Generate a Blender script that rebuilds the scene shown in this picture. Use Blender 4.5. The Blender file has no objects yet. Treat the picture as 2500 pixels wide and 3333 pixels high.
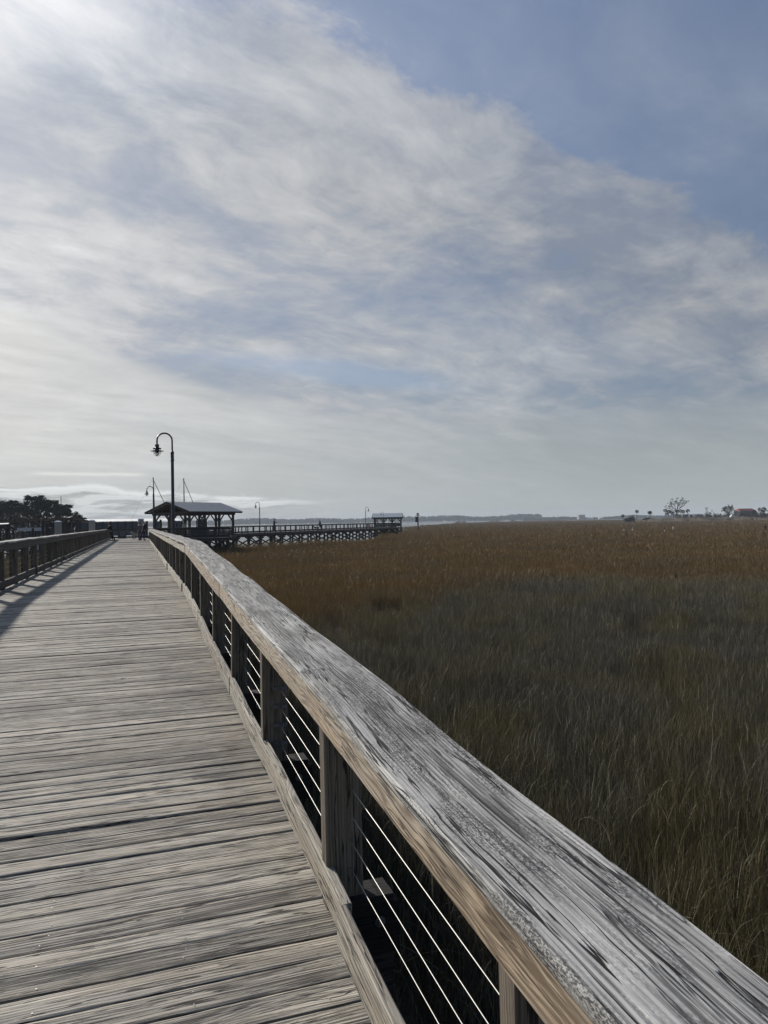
import bpy, math, random
from mathutils import Vector, Matrix
import numpy as np
random.seed(7); rng = np.random.default_rng(7)
R = math.radians
scene = bpy.context.scene
COL = scene.collection
# ------------------------------------------------------------------ camera
CZ = 3.98                       # eye height above the water
F = 2330.0                      # focal length in photo pixels (3333 high)
cam = bpy.data.cameras.new('camera'); camo = bpy.data.objects.new('camera', cam); COL.objects.link(camo)
cam.sensor_fit = 'VERTICAL'; cam.sensor_height = 36; cam.sensor_width = 27; cam.lens = F/3333*36
cam.clip_start = .05; cam.clip_end = 60000
camo.location = (0, 0, CZ)
camo.rotation_euler = (Matrix.Rotation(R(90.77), 3, 'X') @ Matrix.Rotation(R(-.95), 3, 'Z')).to_euler()
scene.camera = camo
scene.view_settings.view_transform = 'Standard'; scene.view_settings.look = 'None'
scene.view_settings.exposure = .10; scene.view_settings.gamma = 1
# ------------------------------------------------------------------ sun
SUN_AZ = R(-42.0); SUN_EL = R(24.0)     # azimuth from +Y, negative to the left
SD = Vector((math.sin(SUN_AZ)*math.cos(SUN_EL), math.cos(SUN_AZ)*math.cos(SUN_EL), math.sin(SUN_EL)))
sl = bpy.data.lights.new('sun', 'SUN'); sl.energy = 5.0; sl.angle = R(2.0); sl.color = (1, .945, .86)
so = bpy.data.objects.new('sun', sl); COL.objects.link(so); so.rotation_euler = SD.to_track_quat('Z', 'Y').to_euler()
# ------------------------------------------------------------------ node helper
class NT:
    def __init__(s, tree): s.t = tree; s.n = tree.nodes; s.l = tree.links
    def new(s, ty, **kw):
        n = s.n.new(ty)
        for k, v in kw.items(): setattr(n, k, v)
        return n
    def put(s, sock, v):
        if isinstance(v, bpy.types.NodeSocket): s.l.new(v, sock)
        else:
            if isinstance(v, (tuple, list)) and len(v) == 3 and sock.type == 'RGBA': v = (*v, 1)
            sock.default_value = v
    def m(s, op, a, b=None, c=None, clamp=False):
        n = s.new('ShaderNodeMath', operation=op, use_clamp=clamp)
        s.put(n.inputs[0], a)
        if b is not None: s.put(n.inputs[1], b)
        if c is not None: s.put(n.inputs[2], c)
        return n.outputs[0]
    def v(s, op, a, b=None, out=0):
        n = s.new('ShaderNodeVectorMath', operation=op); s.put(n.inputs[0], a)
        if b is not None: s.put(n.inputs[1], b)
        return n.outputs[out]
    def comb(s, x, y, z=0.0):
        n = s.new('ShaderNodeCombineXYZ'); s.put(n.inputs[0], x); s.put(n.inputs[1], y); s.put(n.inputs[2], z); return n.outputs[0]
    def sep(s, a):
        n = s.new('ShaderNodeSeparateXYZ'); s.put(n.inputs[0], a); return n.outputs
    def noise(s, vec, scale=1.0, detail=4.0, rough=.5, dist=0.0, dims='3D', col=False):
        n = s.new('ShaderNodeTexNoise', noise_dimensions=dims); s.put(n.inputs['Vector'], vec)
        n.inputs['Scale'].default_value = scale; n.inputs['Detail'].default_value = detail
        n.inputs['Roughness'].default_value = rough; n.inputs['Distortion'].default_value = dist
        return n.outputs[1 if col else 0]
    def ss(s, x, a, b, lo=0.0, hi=1.0):                # smooth step from a to b
        n = s.new('ShaderNodeMapRange', interpolation_type='SMOOTHSTEP'); s.put(n.inputs[0], x)
        s.put(n.inputs[1], a); s.put(n.inputs[2], b); s.put(n.inputs[3], lo); s.put(n.inputs[4], hi); return n.outputs[0]
    def mix(s, f, a, b, mode='MIX'):
        n = s.new('ShaderNodeMix', data_type='RGBA', blend_type=mode); s.put(n.inputs[0], f); s.put(n.inputs[6], a); s.put(n.inputs[7], b); return n.outputs[2]
    def gauss(s, x, c, w):
        d = s.m('DIVIDE', s.m('SUBTRACT', x, c), w); return s.m('EXPONENT', s.m('MULTIPLY', s.m('MULTIPLY', d, d), -1.0))
# ------------------------------------------------------------------ sky: Nishita blue with cirrus laid over it by direction
world = bpy.data.worlds.new('World'); scene.world = world; world.use_nodes = True
def build_sky():
    T = NT(world.node_tree); T.n.clear()
    out = T.new('ShaderNodeOutputWorld'); bg = T.new('ShaderNodeBackground'); T.l.new(bg.outputs[0], out.inputs[0])
    sky = T.new('ShaderNodeTexSky', sky_type='NISHITA'); sky.sun_disc = False
    sky.sun_elevation = SUN_EL; sky.sun_rotation = SUN_AZ; sky.altitude = 0; sky.air_density = 1.0; sky.dust_density = .6; sky.ozone_density = 2.0
    tc = T.new('ShaderNodeTexCoord'); d = T.v('NORMALIZE', tc.outputs['Generated'])
    x, y, z = T.sep(d)
    zc = T.m('MAXIMUM', z, 0.012)
    px = T.m('DIVIDE', x, zc); py = T.m('DIVIDE', y, zc)
    # rotate the ceiling plane so that u runs along the big cloud edge, w across it
    ca, sa = math.cos(math.atan(.773)), math.sin(math.atan(.773))
    u = T.m('ADD', T.m('MULTIPLY', px, ca), T.m('MULTIPLY', py, sa))
    w = T.m('SUBTRACT', T.m('MULTIPLY', py, ca), T.m('MULTIPLY', px, sa))
    zq = T.m('DIVIDE', T.m('MULTIPLY', zc, 1.35), T.m('ADD', zc, .18))
    P = T.comb(T.m('MULTIPLY', u, zq), T.m('MULTIPLY', w, zq), 0.0)
    warp = T.v('SUBTRACT', T.noise(P, .9, 3, .55, col=True), (.5, .5, .5))
    Pw = T.v('ADD', P, T.v('MULTIPLY', warp, (.30, .30, 0)))
    # --- fibres
    feather = T.noise(T.v('MULTIPLY', Pw, (3.0, 4.6, 1)), 1.0, 9, .66)
    broad = T.noise(T.v('MULTIPLY', Pw, (.55, 1.15, 1)), 1.0, 5, .55)
    fine = T.noise(T.v('MULTIPLY', T.v('ADD', Pw, (3.1, 7.7, 0)), (2.4, 5.6, 1)), 1.0, 9, .66)
    soft = T.noise(T.v('MULTIPLY', Pw, (1.3, 1.9, 1)), 1.0, 7, .62)
    puff = T.noise(T.v('ADD', T.v('MULTIPLY', P, (4.2, 4.2, 1)), T.v('MULTIPLY', warp, (3.5, 3.5, 0))), 1.0, 9, .68)
    tx = T.m('DIVIDE', x, T.m('MAXIMUM', y, .05))
    leftness = T.ss(tx, .40, -.60)      # thicker toward the sun
    e = T.m('SUBTRACT', w, 1.553*ca-.05)
    e = T.m('ADD', e, T.m('MULTIPLY', T.m('SUBTRACT', feather, .5), .55))
    e = T.m('ADD', e, T.m('MULTIPLY', T.m('SUBTRACT', soft, .5), .26))
    edge = T.m('ADD', T.m('MULTIPLY', T.ss(e, -.07, .10), .8), T.m('MULTIPLY', T.ss(e, -.2, .5), .2))
    veil = T.m('ADD', T.m('MULTIPLY', T.ss(e, -1.6, .1), .30), T.m('MULTIPLY', T.ss(soft, .45, .75), .14))
    body = T.m('ADD', T.m('MULTIPLY', T.m('SUBTRACT', broad, .5), 1.1), T.m('MULTIPLY', T.m('SUBTRACT', fine, .5), .35))
    body = T.m('ADD', body, T.m('MULTIPLY', T.m('SUBTRACT', soft, .5), 1.3))
    body = T.m('ADD', T.m('ADD', body, T.m('MULTIPLY', T.m('SUBTRACT', puff, .5), .55)), T.m('MULTIPLY', T.gauss(e, .25, .30), .22))
    dens = T.m('ADD', T.m('ADD', T.m('MULTIPLY', leftness, .20), .84), body)
    mid = T.m('MULTIPLY', T.ss(e, .45, 1.6), T.m('SUBTRACT', 1.0, leftness))
    dens = T.m('SUBTRACT', dens, T.m('MULTIPLY', mid, .34))
    wx, wy, wz = T.sep(warp)
    gx = T.m('ADD', px, T.m('MULTIPLY', wx, .8)); gy = T.m('ADD', T.m('ADD', py, T.m('MULTIPLY', px, -.55)), T.m('MULTIPLY', wy, 1.0))
    gap = T.m('MULTIPLY', T.gauss(gx, -.22, .62), T.gauss(gy, 5.0, .30))
    dens = T.m('SUBTRACT', dens, T.m('MULTIPLY', gap, .9))
    dens = T.m('MINIMUM', T.m('MAXIMUM', dens, 0.10), .97)
    dens = T.m('MAXIMUM', T.m('MULTIPLY', edge, dens), T.m('MULTIPLY', veil, .8))
    # --- smooth low sheet with a curved upper rim
    zc = T.m('ADD', .150, T.m('MULTIPLY', T.m('POWER', T.ss(tx, .10, -.72), 1.3), .150))
    lo = T.m('SUBTRACT', zc, T.m('ADD', z, T.m('MULTIPLY', T.m('SUBTRACT', fine, .5), .030)))
    sheet_ = T.ss(lo, -.004, .022)
    front = T.ss(y, -.25, .35)
    dens = T.m('MULTIPLY', dens, T.m('ADD', T.m('MULTIPLY', front, .8), .2))
    # --- brightness: thin ice cloud scatters forward around the sun
    sd = T.v('DOT_PRODUCT', d, tuple(SD), out=1)
    glow = T.m('POWER', T.m('MAXIMUM', sd, 0.0), 9.0)
    glow2 = T.m('POWER', T.m('MAXIMUM', sd, 0.0), 2.0)
    hi = T.m('MULTIPLY', T.ss(z, .42, .62), T.ss(tx, -.1, -.5))
    b = T.m('ADD', T.m('ADD', T.m('MULTIPLY', glow, .20), T.m('MULTIPLY', glow2, .17)), .29)
    b = T.m('ADD', b, T.m('MULTIPLY', hi, .25))
    shade = T.m('ADD', 1.0, T.m('MULTIPLY', T.m('SUBTRACT', fine, .5), .38))
    shade = T.m('ADD', shade, T.m('MULTIPLY', T.m('SUBTRACT', broad, .5), 1.5))
    shade = T.m('ADD', shade, T.m('MULTIPLY', T.m('SUBTRACT', puff, .5), .75))
    shade = T.m('ADD', shade, T.m('MULTIPLY', T.m('SUBTRACT', soft, .5), 1.25))
    b = T.m('ADD', b, T.m('MULTIPLY', T.gauss(e, .28, .30), .05))
    b = T.m('MULTIPLY', b, T.m('MINIMUM', T.m('MAXIMUM', shade, .70), 1.45))
    tint = T.mix(glow2, (.94, .98, 1.05), (.985, .99, 1.0))
    tint = T.v('MULTIPLY', tint, T.mix(T.ss(shade, .62, 1.15), (.90, .965, 1.08, 1), (1, 1, 1, 1)))
    cloud = T.v('MULTIPLY', tint, T.comb(b, b, b))
    blue = T.v('MULTIPLY', sky.outputs[0], (SKY_K*.98, SKY_K*.95, SKY_K*1.0))
    lum = T.v('DOT_PRODUCT', blue, (.25, .55, .2), out=1)
    blue = T.mix(.08, blue, T.comb(lum, lum, lum))
    blue = T.v('MULTIPLY', blue, T.comb(*[T.m('ADD', .58, T.m('MULTIPLY', T.ss(z, .0, .7), .52))]*3))
    col = T.mix(dens, blue, cloud)
    sb = T.m('MULTIPLY', T.m('ADD', T.m('MULTIPLY', leftness, .26), T.m('ADD', .40, T.m('MULTIPLY', glow, .14))), T.m('ADD', .93, T.m('MULTIPLY', T.m('ADD', T.m('SUBTRACT', fine, .5), T.m('SUBTRACT', broad, .5)), .55)))
    scol = T.v('MULTIPLY', T.mix(leftness, (.93, 1.0, 1.05), (1.0, 1.0, .97)), T.comb(sb, sb, sb))
    col = T.mix(T.m('MULTIPLY', T.m('MULTIPLY', sheet_, front), T.m('ADD', .50, T.m('MULTIPLY', leftness, .36))), col, scol)
    # --- pale haze low down
    hz = T.ss(z, .17, .0)
    hcol = T.v('MULTIPLY', T.mix(leftness, (.90, 1.0, 1.02), (.98, 1.0, .98)), T.comb(*[T.m('ADD', .41, T.m('MULTIPLY', leftness, .15))]*3))
    col = T.mix(T.m('MULTIPLY', hz, .75), col, hcol)
    # --- low bank of layered cumulus over the water on the left
    az = T.m('ARCTAN2', x, y); el = T.m('ARCSINE', z)
    B = T.comb(T.m('MULTIPLY', az, 9.0), T.m('MULTIPLY', el, 75.0), 2.3)
    bn = T.noise(B, 1.0, 6, .58, .4)
    bn2 = T.noise(T.comb(T.m('MULTIPLY', az, 26.0), T.m('MULTIPLY', el, 150.0), 5.0), 1.0, 4, .6)
    top = T.m('ADD', .034, T.m('MULTIPLY', T.ss(az, -.10, -.42), .020))
    top = T.m('ADD', top, T.m('MULTIPLY', T.m('SUBTRACT', T.noise(T.comb(T.m('MULTIPLY', az, 14.0), 0.0, 1.0), 1.0, 5, .6), .5), .030))
    inb = T.m('MULTIPLY', T.ss(T.m('SUBTRACT', top, el), -.002, .005), T.m('MULTIPLY', T.ss(az, -.04, -.20), T.ss(bn, .38, .48)))
    lit = T.ss(T.m('ADD', bn, T.m('MULTIPLY', T.m('SUBTRACT', bn2, .5), .35)), .44, .60)
    rim = T.gauss(T.m('SUBTRACT', top, el), .004, .005)
    bb = T.m('ADD', .36, T.m('ADD', T.m('MULTIPLY', lit, .34), T.m('MULTIPLY', rim, .12)))
    bank = T.v('MULTIPLY', (.97, 1.0, 1.0), T.comb(bb, bb, bb))
    col = T.mix(T.m('MULTIPLY', inb, .85), col, bank)
    # thin bright dashes above the bank
    dash = T.m('MULTIPLY', T.gauss(T.m('ADD', el, T.m('MULTIPLY', T.m('SUBTRACT', bn2, .5), .004)), .0675, .0022), T.m('MULTIPLY', T.ss(az, -.31, -.34), T.ss(az, -.47, -.44)))
    col = T.mix(T.m('MULTIPLY', dash, .85), col, (.74, .75, .72, 1))
    # below the horizon the world is dim
    col = T.mix(T.ss(z, -.01, -.06), col, (.05, .05, .05, 1))
    T.l.new(col, bg.inputs[0]); bg.inputs[1].default_value = 1.0
SKY_K = .10
build_sky()
# ------------------------------------------------------------------ frames
WA = R(18.88)
def W(s, t, z=0.0): return Vector((s*math.cos(WA) - t*math.sin(WA), s*math.sin(WA) + t*math.cos(WA), z))
def P(px, Z, z=0.0): return Vector(((px-1250)/F*Z, Z, z))
DECK = 2.60; CREST = 13.9; SLOPE = .0426
def dz(t): return DECK - max(0, CREST-t)*SLOPE
# ------------------------------------------------------------------ object helpers
def mw(o):
    m = o.matrix_basis.copy()
    return mw(o.parent) @ m if o.parent else m
def empty(name, loc, label, cat, group=None, rz=0):
    o = bpy.data.objects.new(name, None); COL.objects.link(o); o.location = loc; o.rotation_euler = (0, 0, rz)
    o.empty_display_size = .2
    o['label'] = label; o['category'] = cat
    if group: o['group'] = group
    return o
def tag(o, label=None, cat=None, group=None, kind=None):
    if label: o['label'] = label
    if cat: o['category'] = cat
    if group: o['group'] = group
    if kind: o['kind'] = kind
    return o
def copy_tree(o, parent=None):
    c = o.copy(); COL.objects.link(c); c.parent = parent
    for ch in list(o.children): copy_tree(ch, c)
    return c
class MB:
    """collects geometry; gc = grain coordinate (along, across, depth), rnd = random per board"""
    def __init__(s): s.v = []; s.f = []; s.g = []; s.r = []
    def add(s, vs, fs, gs=None, rnd=None):
        b = len(s.v); s.v += [tuple(v) for v in vs]; s.f += [tuple(i+b for i in f) for f in fs]
        if gs is None: gs = [tuple(v) for v in vs]
        s.g += [tuple(g) for g in gs]; r = random.random() if rnd is None else rnd
        s.r += [r]*len(vs)
    def beam(s, p0, p1, w, h, up=(0, 0, 1), n=1, ch=0.0, wob=None, rnd=None, off=None, ends=True, wobz=None):
        """rectangular timber from p0 to p1; w sideways, h along up; ch = chamfer"""
        p0 = Vector(p0); p1 = Vector(p1); d = p1-p0; L = d.length; d.normalize()
        up = Vector(up); side = d.cross(up).normalized(); up = side.cross(d).normalized()
        c = min(ch, w*.3, h*.3)
        if c > 0: prof = [(-w/2+c, -h/2), (w/2-c, -h/2), (w/2, -h/2+c), (w/2, h/2-c), (w/2-c, h/2), (-w/2+c, h/2), (-w/2, h/2-c), (-w/2, -h/2+c)]
        else: prof = [(-w/2, -h/2), (w/2, -h/2), (w/2, h/2), (-w/2, h/2)]
        k = len(prof); o = off or (random.uniform(0, 50), random.uniform(0, 9), random.uniform(0, 9))
        vs = []; gs = []
        for i in range(n+1):
            q = p0 + d*(L*i/n)
            if wob: q = q + side*wob(i/n)
            if wobz: q = q + up*wobz(i/n)
            for a, b in prof:
                vs.append(q + side*a + up*b); gs.append((L*i/n+o[0], a+o[1], b+o[2]))
        fs = []
        for i in range(n):
            for j in range(k):
                a = i*k+j; b = i*k+(j+1) % k; fs.append((a, a+k, b+k, b))
        if ends: fs.append(tuple(range(k))); fs.append(tuple(n*k+j for j in reversed(range(k))))
        s.add(vs, fs, gs, rnd)
    def box(s, c, size, rz=0, rnd=None, ch=0.0, axis=None):
        c = Vector(c); m = Matrix.Rotation(rz, 3, 'Z'); L = [i for i in size]
        ax = axis if axis is not None else max(range(3), key=lambda i: L[i])
        if ax == 2: s.beam(c-Vector((0, 0, L[2]/2)), c+Vector((0, 0, L[2]/2)), L[1], L[0], up=m @ Vector((1, 0, 0)), ch=ch, rnd=rnd)
        elif ax == 0: s.beam(c-m @ Vector((L[0]/2, 0, 0)), c+m @ Vector((L[0]/2, 0, 0)), L[1], L[2], ch=ch, rnd=rnd)
        else: s.beam(c-m @ Vector((0, L[1]/2, 0)), c+m @ Vector((0, L[1]/2, 0)), L[0], L[2], ch=ch, rnd=rnd)
    def tube(s, pts, rad, sides=8, rnd=None, cap=True):
        pts = [Vector(p) for p in pts]; n = len(pts)
        if not hasattr(rad, '__len__'): rad = [rad]*n
        vs = []; gs = []; ref = None; L = 0
        for i, p in enumerate(pts):
            d = (pts[min(i+1, n-1)]-pts[max(i-1, 0)]).normalized()
            if ref is None:
                ref = Vector((0, 0, 1)) if abs(d.z) < .9 else Vector((1, 0, 0))
            a = (ref - d*ref.dot(d)).normalized(); ref = a; b = d.cross(a)
            if i: L += (p-pts[i-1]).length
            for j in range(sides):
                t = 2*math.pi*j/sides; vs.append(p + (a*math.cos(t)+b*math.sin(t))*rad[i]); gs.append((L, rad[i]*t, 0))
        fs = []
        for i in range(n-1):
            for j in range(sides):
                q = i*sides+j; r = i*sides+(j+1) % sides; fs.append((q, r, r+sides, q+sides))
        if cap: fs.append(tuple(reversed(range(sides)))); fs.append(tuple((n-1)*sides+j for j in range(sides)))
        s.add(vs, fs, gs, rnd)
    def lathe(s, prof, sides=20, c=(0, 0, 0)):
        vs = [(c[0]+r*math.cos(2*math.pi*j/sides), c[1]+r*math.sin(2*math.pi*j/sides), c[2]+z) for r, z in prof for j in range(sides)]
        fs = [(i*sides+j, i*sides+(j+1) % sides, (i+1)*sides+(j+1) % sides, (i+1)*sides+j) for i in range(len(prof)-1) for j in range(sides)]
        fs += [tuple(reversed(range(sides))), tuple((len(prof)-1)*sides+j for j in range(sides))]
        s.add(vs, fs)
    def blob(s, c, r, seg=10, rings=7, jit=0.0):
        vs = []; c = Vector(c)
        for i in range(rings+1):
            th = math.pi*i/rings
            for j in range(seg):
                ph = 2*math.pi*j/seg; k = 1+random.uniform(-jit, jit)
                vs.append(c+Vector((r[0]*math.sin(th)*math.cos(ph)*k, r[1]*math.sin(th)*math.sin(ph)*k, r[2]*math.cos(th)*k)))
        fs = [(i*seg+j, (i+1)*seg+j, (i+1)*seg+(j+1) % seg, i*seg+(j+1) % seg) for i in range(rings) for j in range(seg)]
        s.add(vs, fs)
    def build(s, name, mat, parent=None, local=False, smooth=False):
        me = bpy.data.meshes.new(name); vs = s.v
        if parent is not None and not local:
            inv = mw(parent).inverted(); vs = [tuple(inv @ Vector(v)) for v in vs]
        me.from_pydata(vs, [], s.f); me.update()
        a = me.attributes.new('gc', 'FLOAT_VECTOR', 'POINT'); a.data.foreach_set('vector', np.array(s.g, 'f').ravel())
        a = me.attributes.new('rnd', 'FLOAT', 'POINT'); a.data.foreach_set('value', np.array(s.r, 'f'))
        if smooth: me.polygons.foreach_set('use_smooth', [True]*len(me.polygons))
        me.materials.append(mat); o = bpy.data.objects.new(name, me); COL.objects.link(o)
        if parent is not None: o.parent = parent
        return o
# ------------------------------------------------------------------ materials
def base_mat(name):
    m = bpy.data.materials.new(name); m.use_nodes = True; T = NT(m.node_tree); T.n.clear()
    o = T.new('ShaderNodeOutputMaterial'); b = T.new('ShaderNodeBsdfPrincipled'); T.l.new(b.outputs[0], o.inputs[0])
    return m, T, b
def plain(name, col, rough=.6, metal=0.0, var=.25, scale=6.0, bump=0.0, emis=None):
    m, T, b = base_mat(name); tc = T.new('ShaderNodeTexCoord'); oi = T.new('ShaderNodeObjectInfo')
    n = T.noise(T.v('ADD', tc.outputs['Object'], T.comb(T.m('MULTIPLY', oi.outputs['Random'], 40.0), 0.0, 0.0)), scale, 5, .6)
    f = T.m('ADD', 1-var, T.m('MULTIPLY', n, 2*var))
    T.l.new(T.v('MULTIPLY', tuple(col), T.comb(f, f, f)), b.inputs['Base Color'])
    T.put(b.inputs['Roughness'], T.m('ADD', rough-.08, T.m('MULTIPLY', n, .16))); b.inputs['Metallic'].default_value = metal; b.inputs['Specular IOR Level'].default_value = .5 if metal or rough < .5 else .12
    if bump:
        bp = T.new('ShaderNodeBump'); T.put(bp.inputs['Height'], T.noise(tc.outputs['Object'], scale*6, 5, .6)); bp.inputs['Strength'].default_value = bump; bp.inputs['Distance'].default_value = .02
        T.l.new(bp.outputs[0], b.inputs['Normal'])
    return m
def wood(name, light, dark, warm=None, warmth=0.0, contrast=1.0, rings=72.0, cracks=1.0, speck=0.0, bump=.5, rvar=.35, objrnd=False, wear=0.0, fine=1.0, flame=1.0, fs=(.55, 5.0), sk=.38):
    m, T, b = base_mat(name)
    g = T.new('ShaderNodeAttribute', attribute_name='gc').outputs['Vector']; rn = T.new('ShaderNodeAttribute', attribute_name='rnd').outputs['Fac']
    if objrnd:
        oi = T.new('ShaderNodeObjectInfo'); g = T.v('ADD', g, T.comb(T.m('MULTIPLY', oi.outputs['Random'], 37.0), oi.outputs['Random'], 0.0)); rn = T.m('FRACT', T.m('ADD', rn, T.m('MULTIPLY', oi.outputs['Random'], 7.3)))
    off = T.comb(T.m('MULTIPLY', rn, 61.0), T.m('MULTIPLY', rn, 3.7), T.m('MULTIPLY', rn, 9.1))
    g = T.v('ADD', g, off)
    # knots: rare cells that bend the grain round them
    vk = T.new('ShaderNodeTexVoronoi', feature='F1'); T.put(vk.inputs['Vector'], T.v('MULTIPLY', g, (1.5, 6.2, 6.2))); vk.inputs['Scale'].default_value = 1.0; vk.inputs['Randomness'].default_value = 1.0
    kd = vk.outputs['Distance']; pick = T.m('GREATER_THAN', T.sep(vk.outputs['Color'])[0], .55)
    knot = T.m('MULTIPLY', T.ss(kd, .17, .06), pick); halo = T.m('MULTIPLY', T.ss(kd, .55, .0), pick)
    # growth rings: bands of a smooth field, so they run straight with odd flames
    fld = T.noise(T.v('MULTIPLY', g, (fs[0], fs[1], fs[1])), 1.0, 2, .4)
    wav = T.noise(T.v('MULTIPLY', g, (3.0, 16.0, 16.0)), 1.0, 2, .5)
    gx, gy, gz = T.sep(g)
    ph = T.m('ADD', T.m('MULTIPLY', T.m('ADD', gy, gz), rings*2.2), T.m('MULTIPLY', fld, 16.0*flame))
    ph = T.m('ADD', ph, T.m('MULTIPLY', wav, 1.6)); ph = T.m('ADD', ph, T.m('MULTIPLY', halo, 8.0))
    ring = T.m('ADD', .5, T.m('MULTIPLY', T.m('SINE', T.m('MULTIPLY', ph, 2.2)), .5))
    fib = T.noise(T.v('MULTIPLY', g, (3.5, 260.0, 260.0)), 1.0, 3, .65)
    fib2 = T.noise(T.v('MULTIPLY', g, (1.3, 75.0, 75.0)), 1.0, 4, .6)
    patch = T.noise(T.v('MULTIPLY', g, (1.6, 7.0, 7.0)), 1.0, 5, .6)
    streak = T.ss(T.noise(T.v('ADD', T.v('MULTIPLY', g, (.9, 120.0, 120.0)), T.v('MULTIPLY', T.comb(0.0, fld, fld), (0, 9.0, 9.0))), 1.0, 4, .72), .40, .62)
    # cracks: thin valleys of a stretched noise
    cn = T.noise(T.v('ADD', T.v('MULTIPLY', g, (1.1, 30.0, 30.0)), T.v('MULTIPLY', T.comb(0.0, wav, wav), (0, .8, .8))), 1.0, 3, .55)
    crk = T.m('MULTIPLY', T.ss(T.m('ABSOLUTE', T.m('SUBTRACT', cn, .5)), .032, .010), T.ss(patch, .40, .56))
    cn2 = T.noise(T.v('ADD', T.v('MULTIPLY', g, (.7, 62.0, 62.0)), T.v('MULTIPLY', T.comb(0.0, fld, fld), (0, 5.0, 5.0))), 1.0, 2, .5)
    crk = T.m('MAXIMUM', crk, T.m('MULTIPLY', T.ss(T.m('ABSOLUTE', T.m('SUBTRACT', cn2, .5)), .060, .020), T.m('MULTIPLY', T.ss(patch, .46, .36), .75)))
    crk = T.m('MULTIPLY', crk, cracks)
    h = T.m('ADD', T.m('MULTIPLY', T.m('SUBTRACT', ring, .5), .36*flame), T.m('MULTIPLY', T.m('SUBTRACT', fib2, .5), 1.25*fine))
    h = T.m('ADD', h, T.m('MULTIPLY', T.m('SUBTRACT', fib, .5), .75*fine))
    h = T.m('ADD', h, T.m('MULTIPLY', T.m('SUBTRACT', patch, .5), .95)); h = T.m('ADD', h, T.m('MULTIPLY', T.m('SUBTRACT', streak, .5), sk*fine))
    v = T.m('ADD', .52, T.m('MULTIPLY', h, contrast))
    v = T.m('ADD', v, T.m('MULTIPLY', T.m('SUBTRACT', rn, .5), rvar))
    v = T.m('SUBTRACT', v, T.m('MULTIPLY', knot, .75))
    v = T.m('MINIMUM', T.m('MAXIMUM', v, 0.0), 1.0)
    c = T.mix(v, dark, light)
    if warm:
        wm = T.m('MULTIPLY', T.ss(T.noise(T.v('ADD', T.v('MULTIPLY', g, (.9, 9.0, 9.0)), (5, 5, 5)), 1.0, 3, .5), .42, .66), warmth)
        c = T.mix(wm, c, T.v('MULTIPLY', T.mix(v, tuple(k*.35 for k in warm), warm), (1, 1, 1)))
    if speck:
        sp = T.noise(T.v('MULTIPLY', g, (120.0, 260.0, 260.0)), 1.0, 3, .6); zone = T.noise(T.v('MULTIPLY', T.v('ADD', g, (8, 2, 1)), (2.0, 9.0, 9.0)), 1.0, 4, .6)
        zm = T.ss(zone, .44, .60)
        c = T.mix(T.m('MULTIPLY', T.m('MULTIPLY', T.ss(sp, .46, .54), zm), speck), c, (.035, .036, .04, 1))
        zl = T.ss(zone, .46, .36)
        c = T.mix(T.m('MULTIPLY', T.m('MULTIPLY', T.ss(sp, .50, .60), zl), speck*.7), c, tuple(min(1, k*1.35) for k in light))
    c = T.mix(T.m('MULTIPLY', crk, .9), c, (.012, .011, .011, 1))
    if wear:
        tcx = T.new('ShaderNodeTexCoord'); st = T.noise(tcx.outputs['Object'], .9, 5, .62)
        c = T.mix(T.m('MULTIPLY', T.ss(st, .50, .68), wear), c, (.055, .054, .054, 1))
    T.l.new(c, b.inputs['Base Color']); b.inputs['Roughness'].default_value = .82; b.inputs['Specular IOR Level'].default_value = .25
    hh = T.m('ADD', T.m('MULTIPLY', h, .55), T.m('MULTIPLY', T.m('ADD', crk, T.m('MULTIPLY', knot, .4)), -1.6))
    bp = T.new('ShaderNodeBump'); T.put(bp.inputs['Height'], hh); bp.inputs['Strength'].default_value = bump; bp.inputs['Distance'].default_value = .004
    T.l.new(bp.outputs[0], b.inputs['Normal'])
    return m
M = {}
M['deck'] = wood('weathered deck boards', (.60, .55, .465), (.100, .092, .082), (.56, .47, .34), .32, contrast=1.30, speck=.15, bump=.8, rvar=.48, wear=.45)
M['cap'] = wood('weathered cap rail', (.57, .555, .52), (.080, .077, .074), None, 0, contrast=1.08, rings=85, speck=.85, bump=.9, rvar=.15, flame=1.05, fine=.95, cracks=1.1, sk=.24)
M['fascia'] = wood('tan fascia board', (.46, .40, .32), (.17, .13, .095), (.50, .37, .24), .65, contrast=1.2, rings=55, bump=.5, rvar=.3, flame=1.6, fine=.75, cracks=.8, fs=(1.6, 8.0))
M['toe'] = wood('weathered kerb board', (.52, .48, .40), (.15, .14, .125), (.42, .32, .22), .35, contrast=1.0, bump=.7, rvar=.25, flame=1.2)
M['post'] = wood('grey brown post', (.21, .175, .135), (.055, .046, .036), None, 0, contrast=.9, bump=.6, objrnd=True, rvar=.3)
M['dark'] = wood('dark treated timber', (.085, .076, .068), (.024, .022, .02), None, 0, contrast=.9, bump=.5, objrnd=True)
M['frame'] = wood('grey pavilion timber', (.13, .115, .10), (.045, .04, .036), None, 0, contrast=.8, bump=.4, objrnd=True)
M['pile'] = wood('wet piling timber', (.06, .052, .045), (.015, .014, .013), None, 0, contrast=.9, bump=.5, objrnd=True)
M['block'] = wood('dark support block', (.030, .027, .023), (.010, .009, .008), objrnd=True)  # kerb support blocks, toned darker than the other timbers
M['steel'] = plain('stainless cable', (.42, .41, .39), .55, 1.0, .08, 60)
M['bolt'] = plain('galvanised bolt', (.16, .16, .17), .5, .7, .3, 40)
M['screw'] = plain('deck screw', (.40, .39, .37), .45, .8, .1, 40)
M['lamp'] = plain('dark grey painted steel', (.030, .035, .045), .42, 0, .25, 8)
M['tin'] = plain('grey metal roof', (.50, .49, .47), .6, .0, .2, 3)
M['tinl'] = plain('pale metal roof', (.62, .63, .62), .6, .0, .2, 3)
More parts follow.
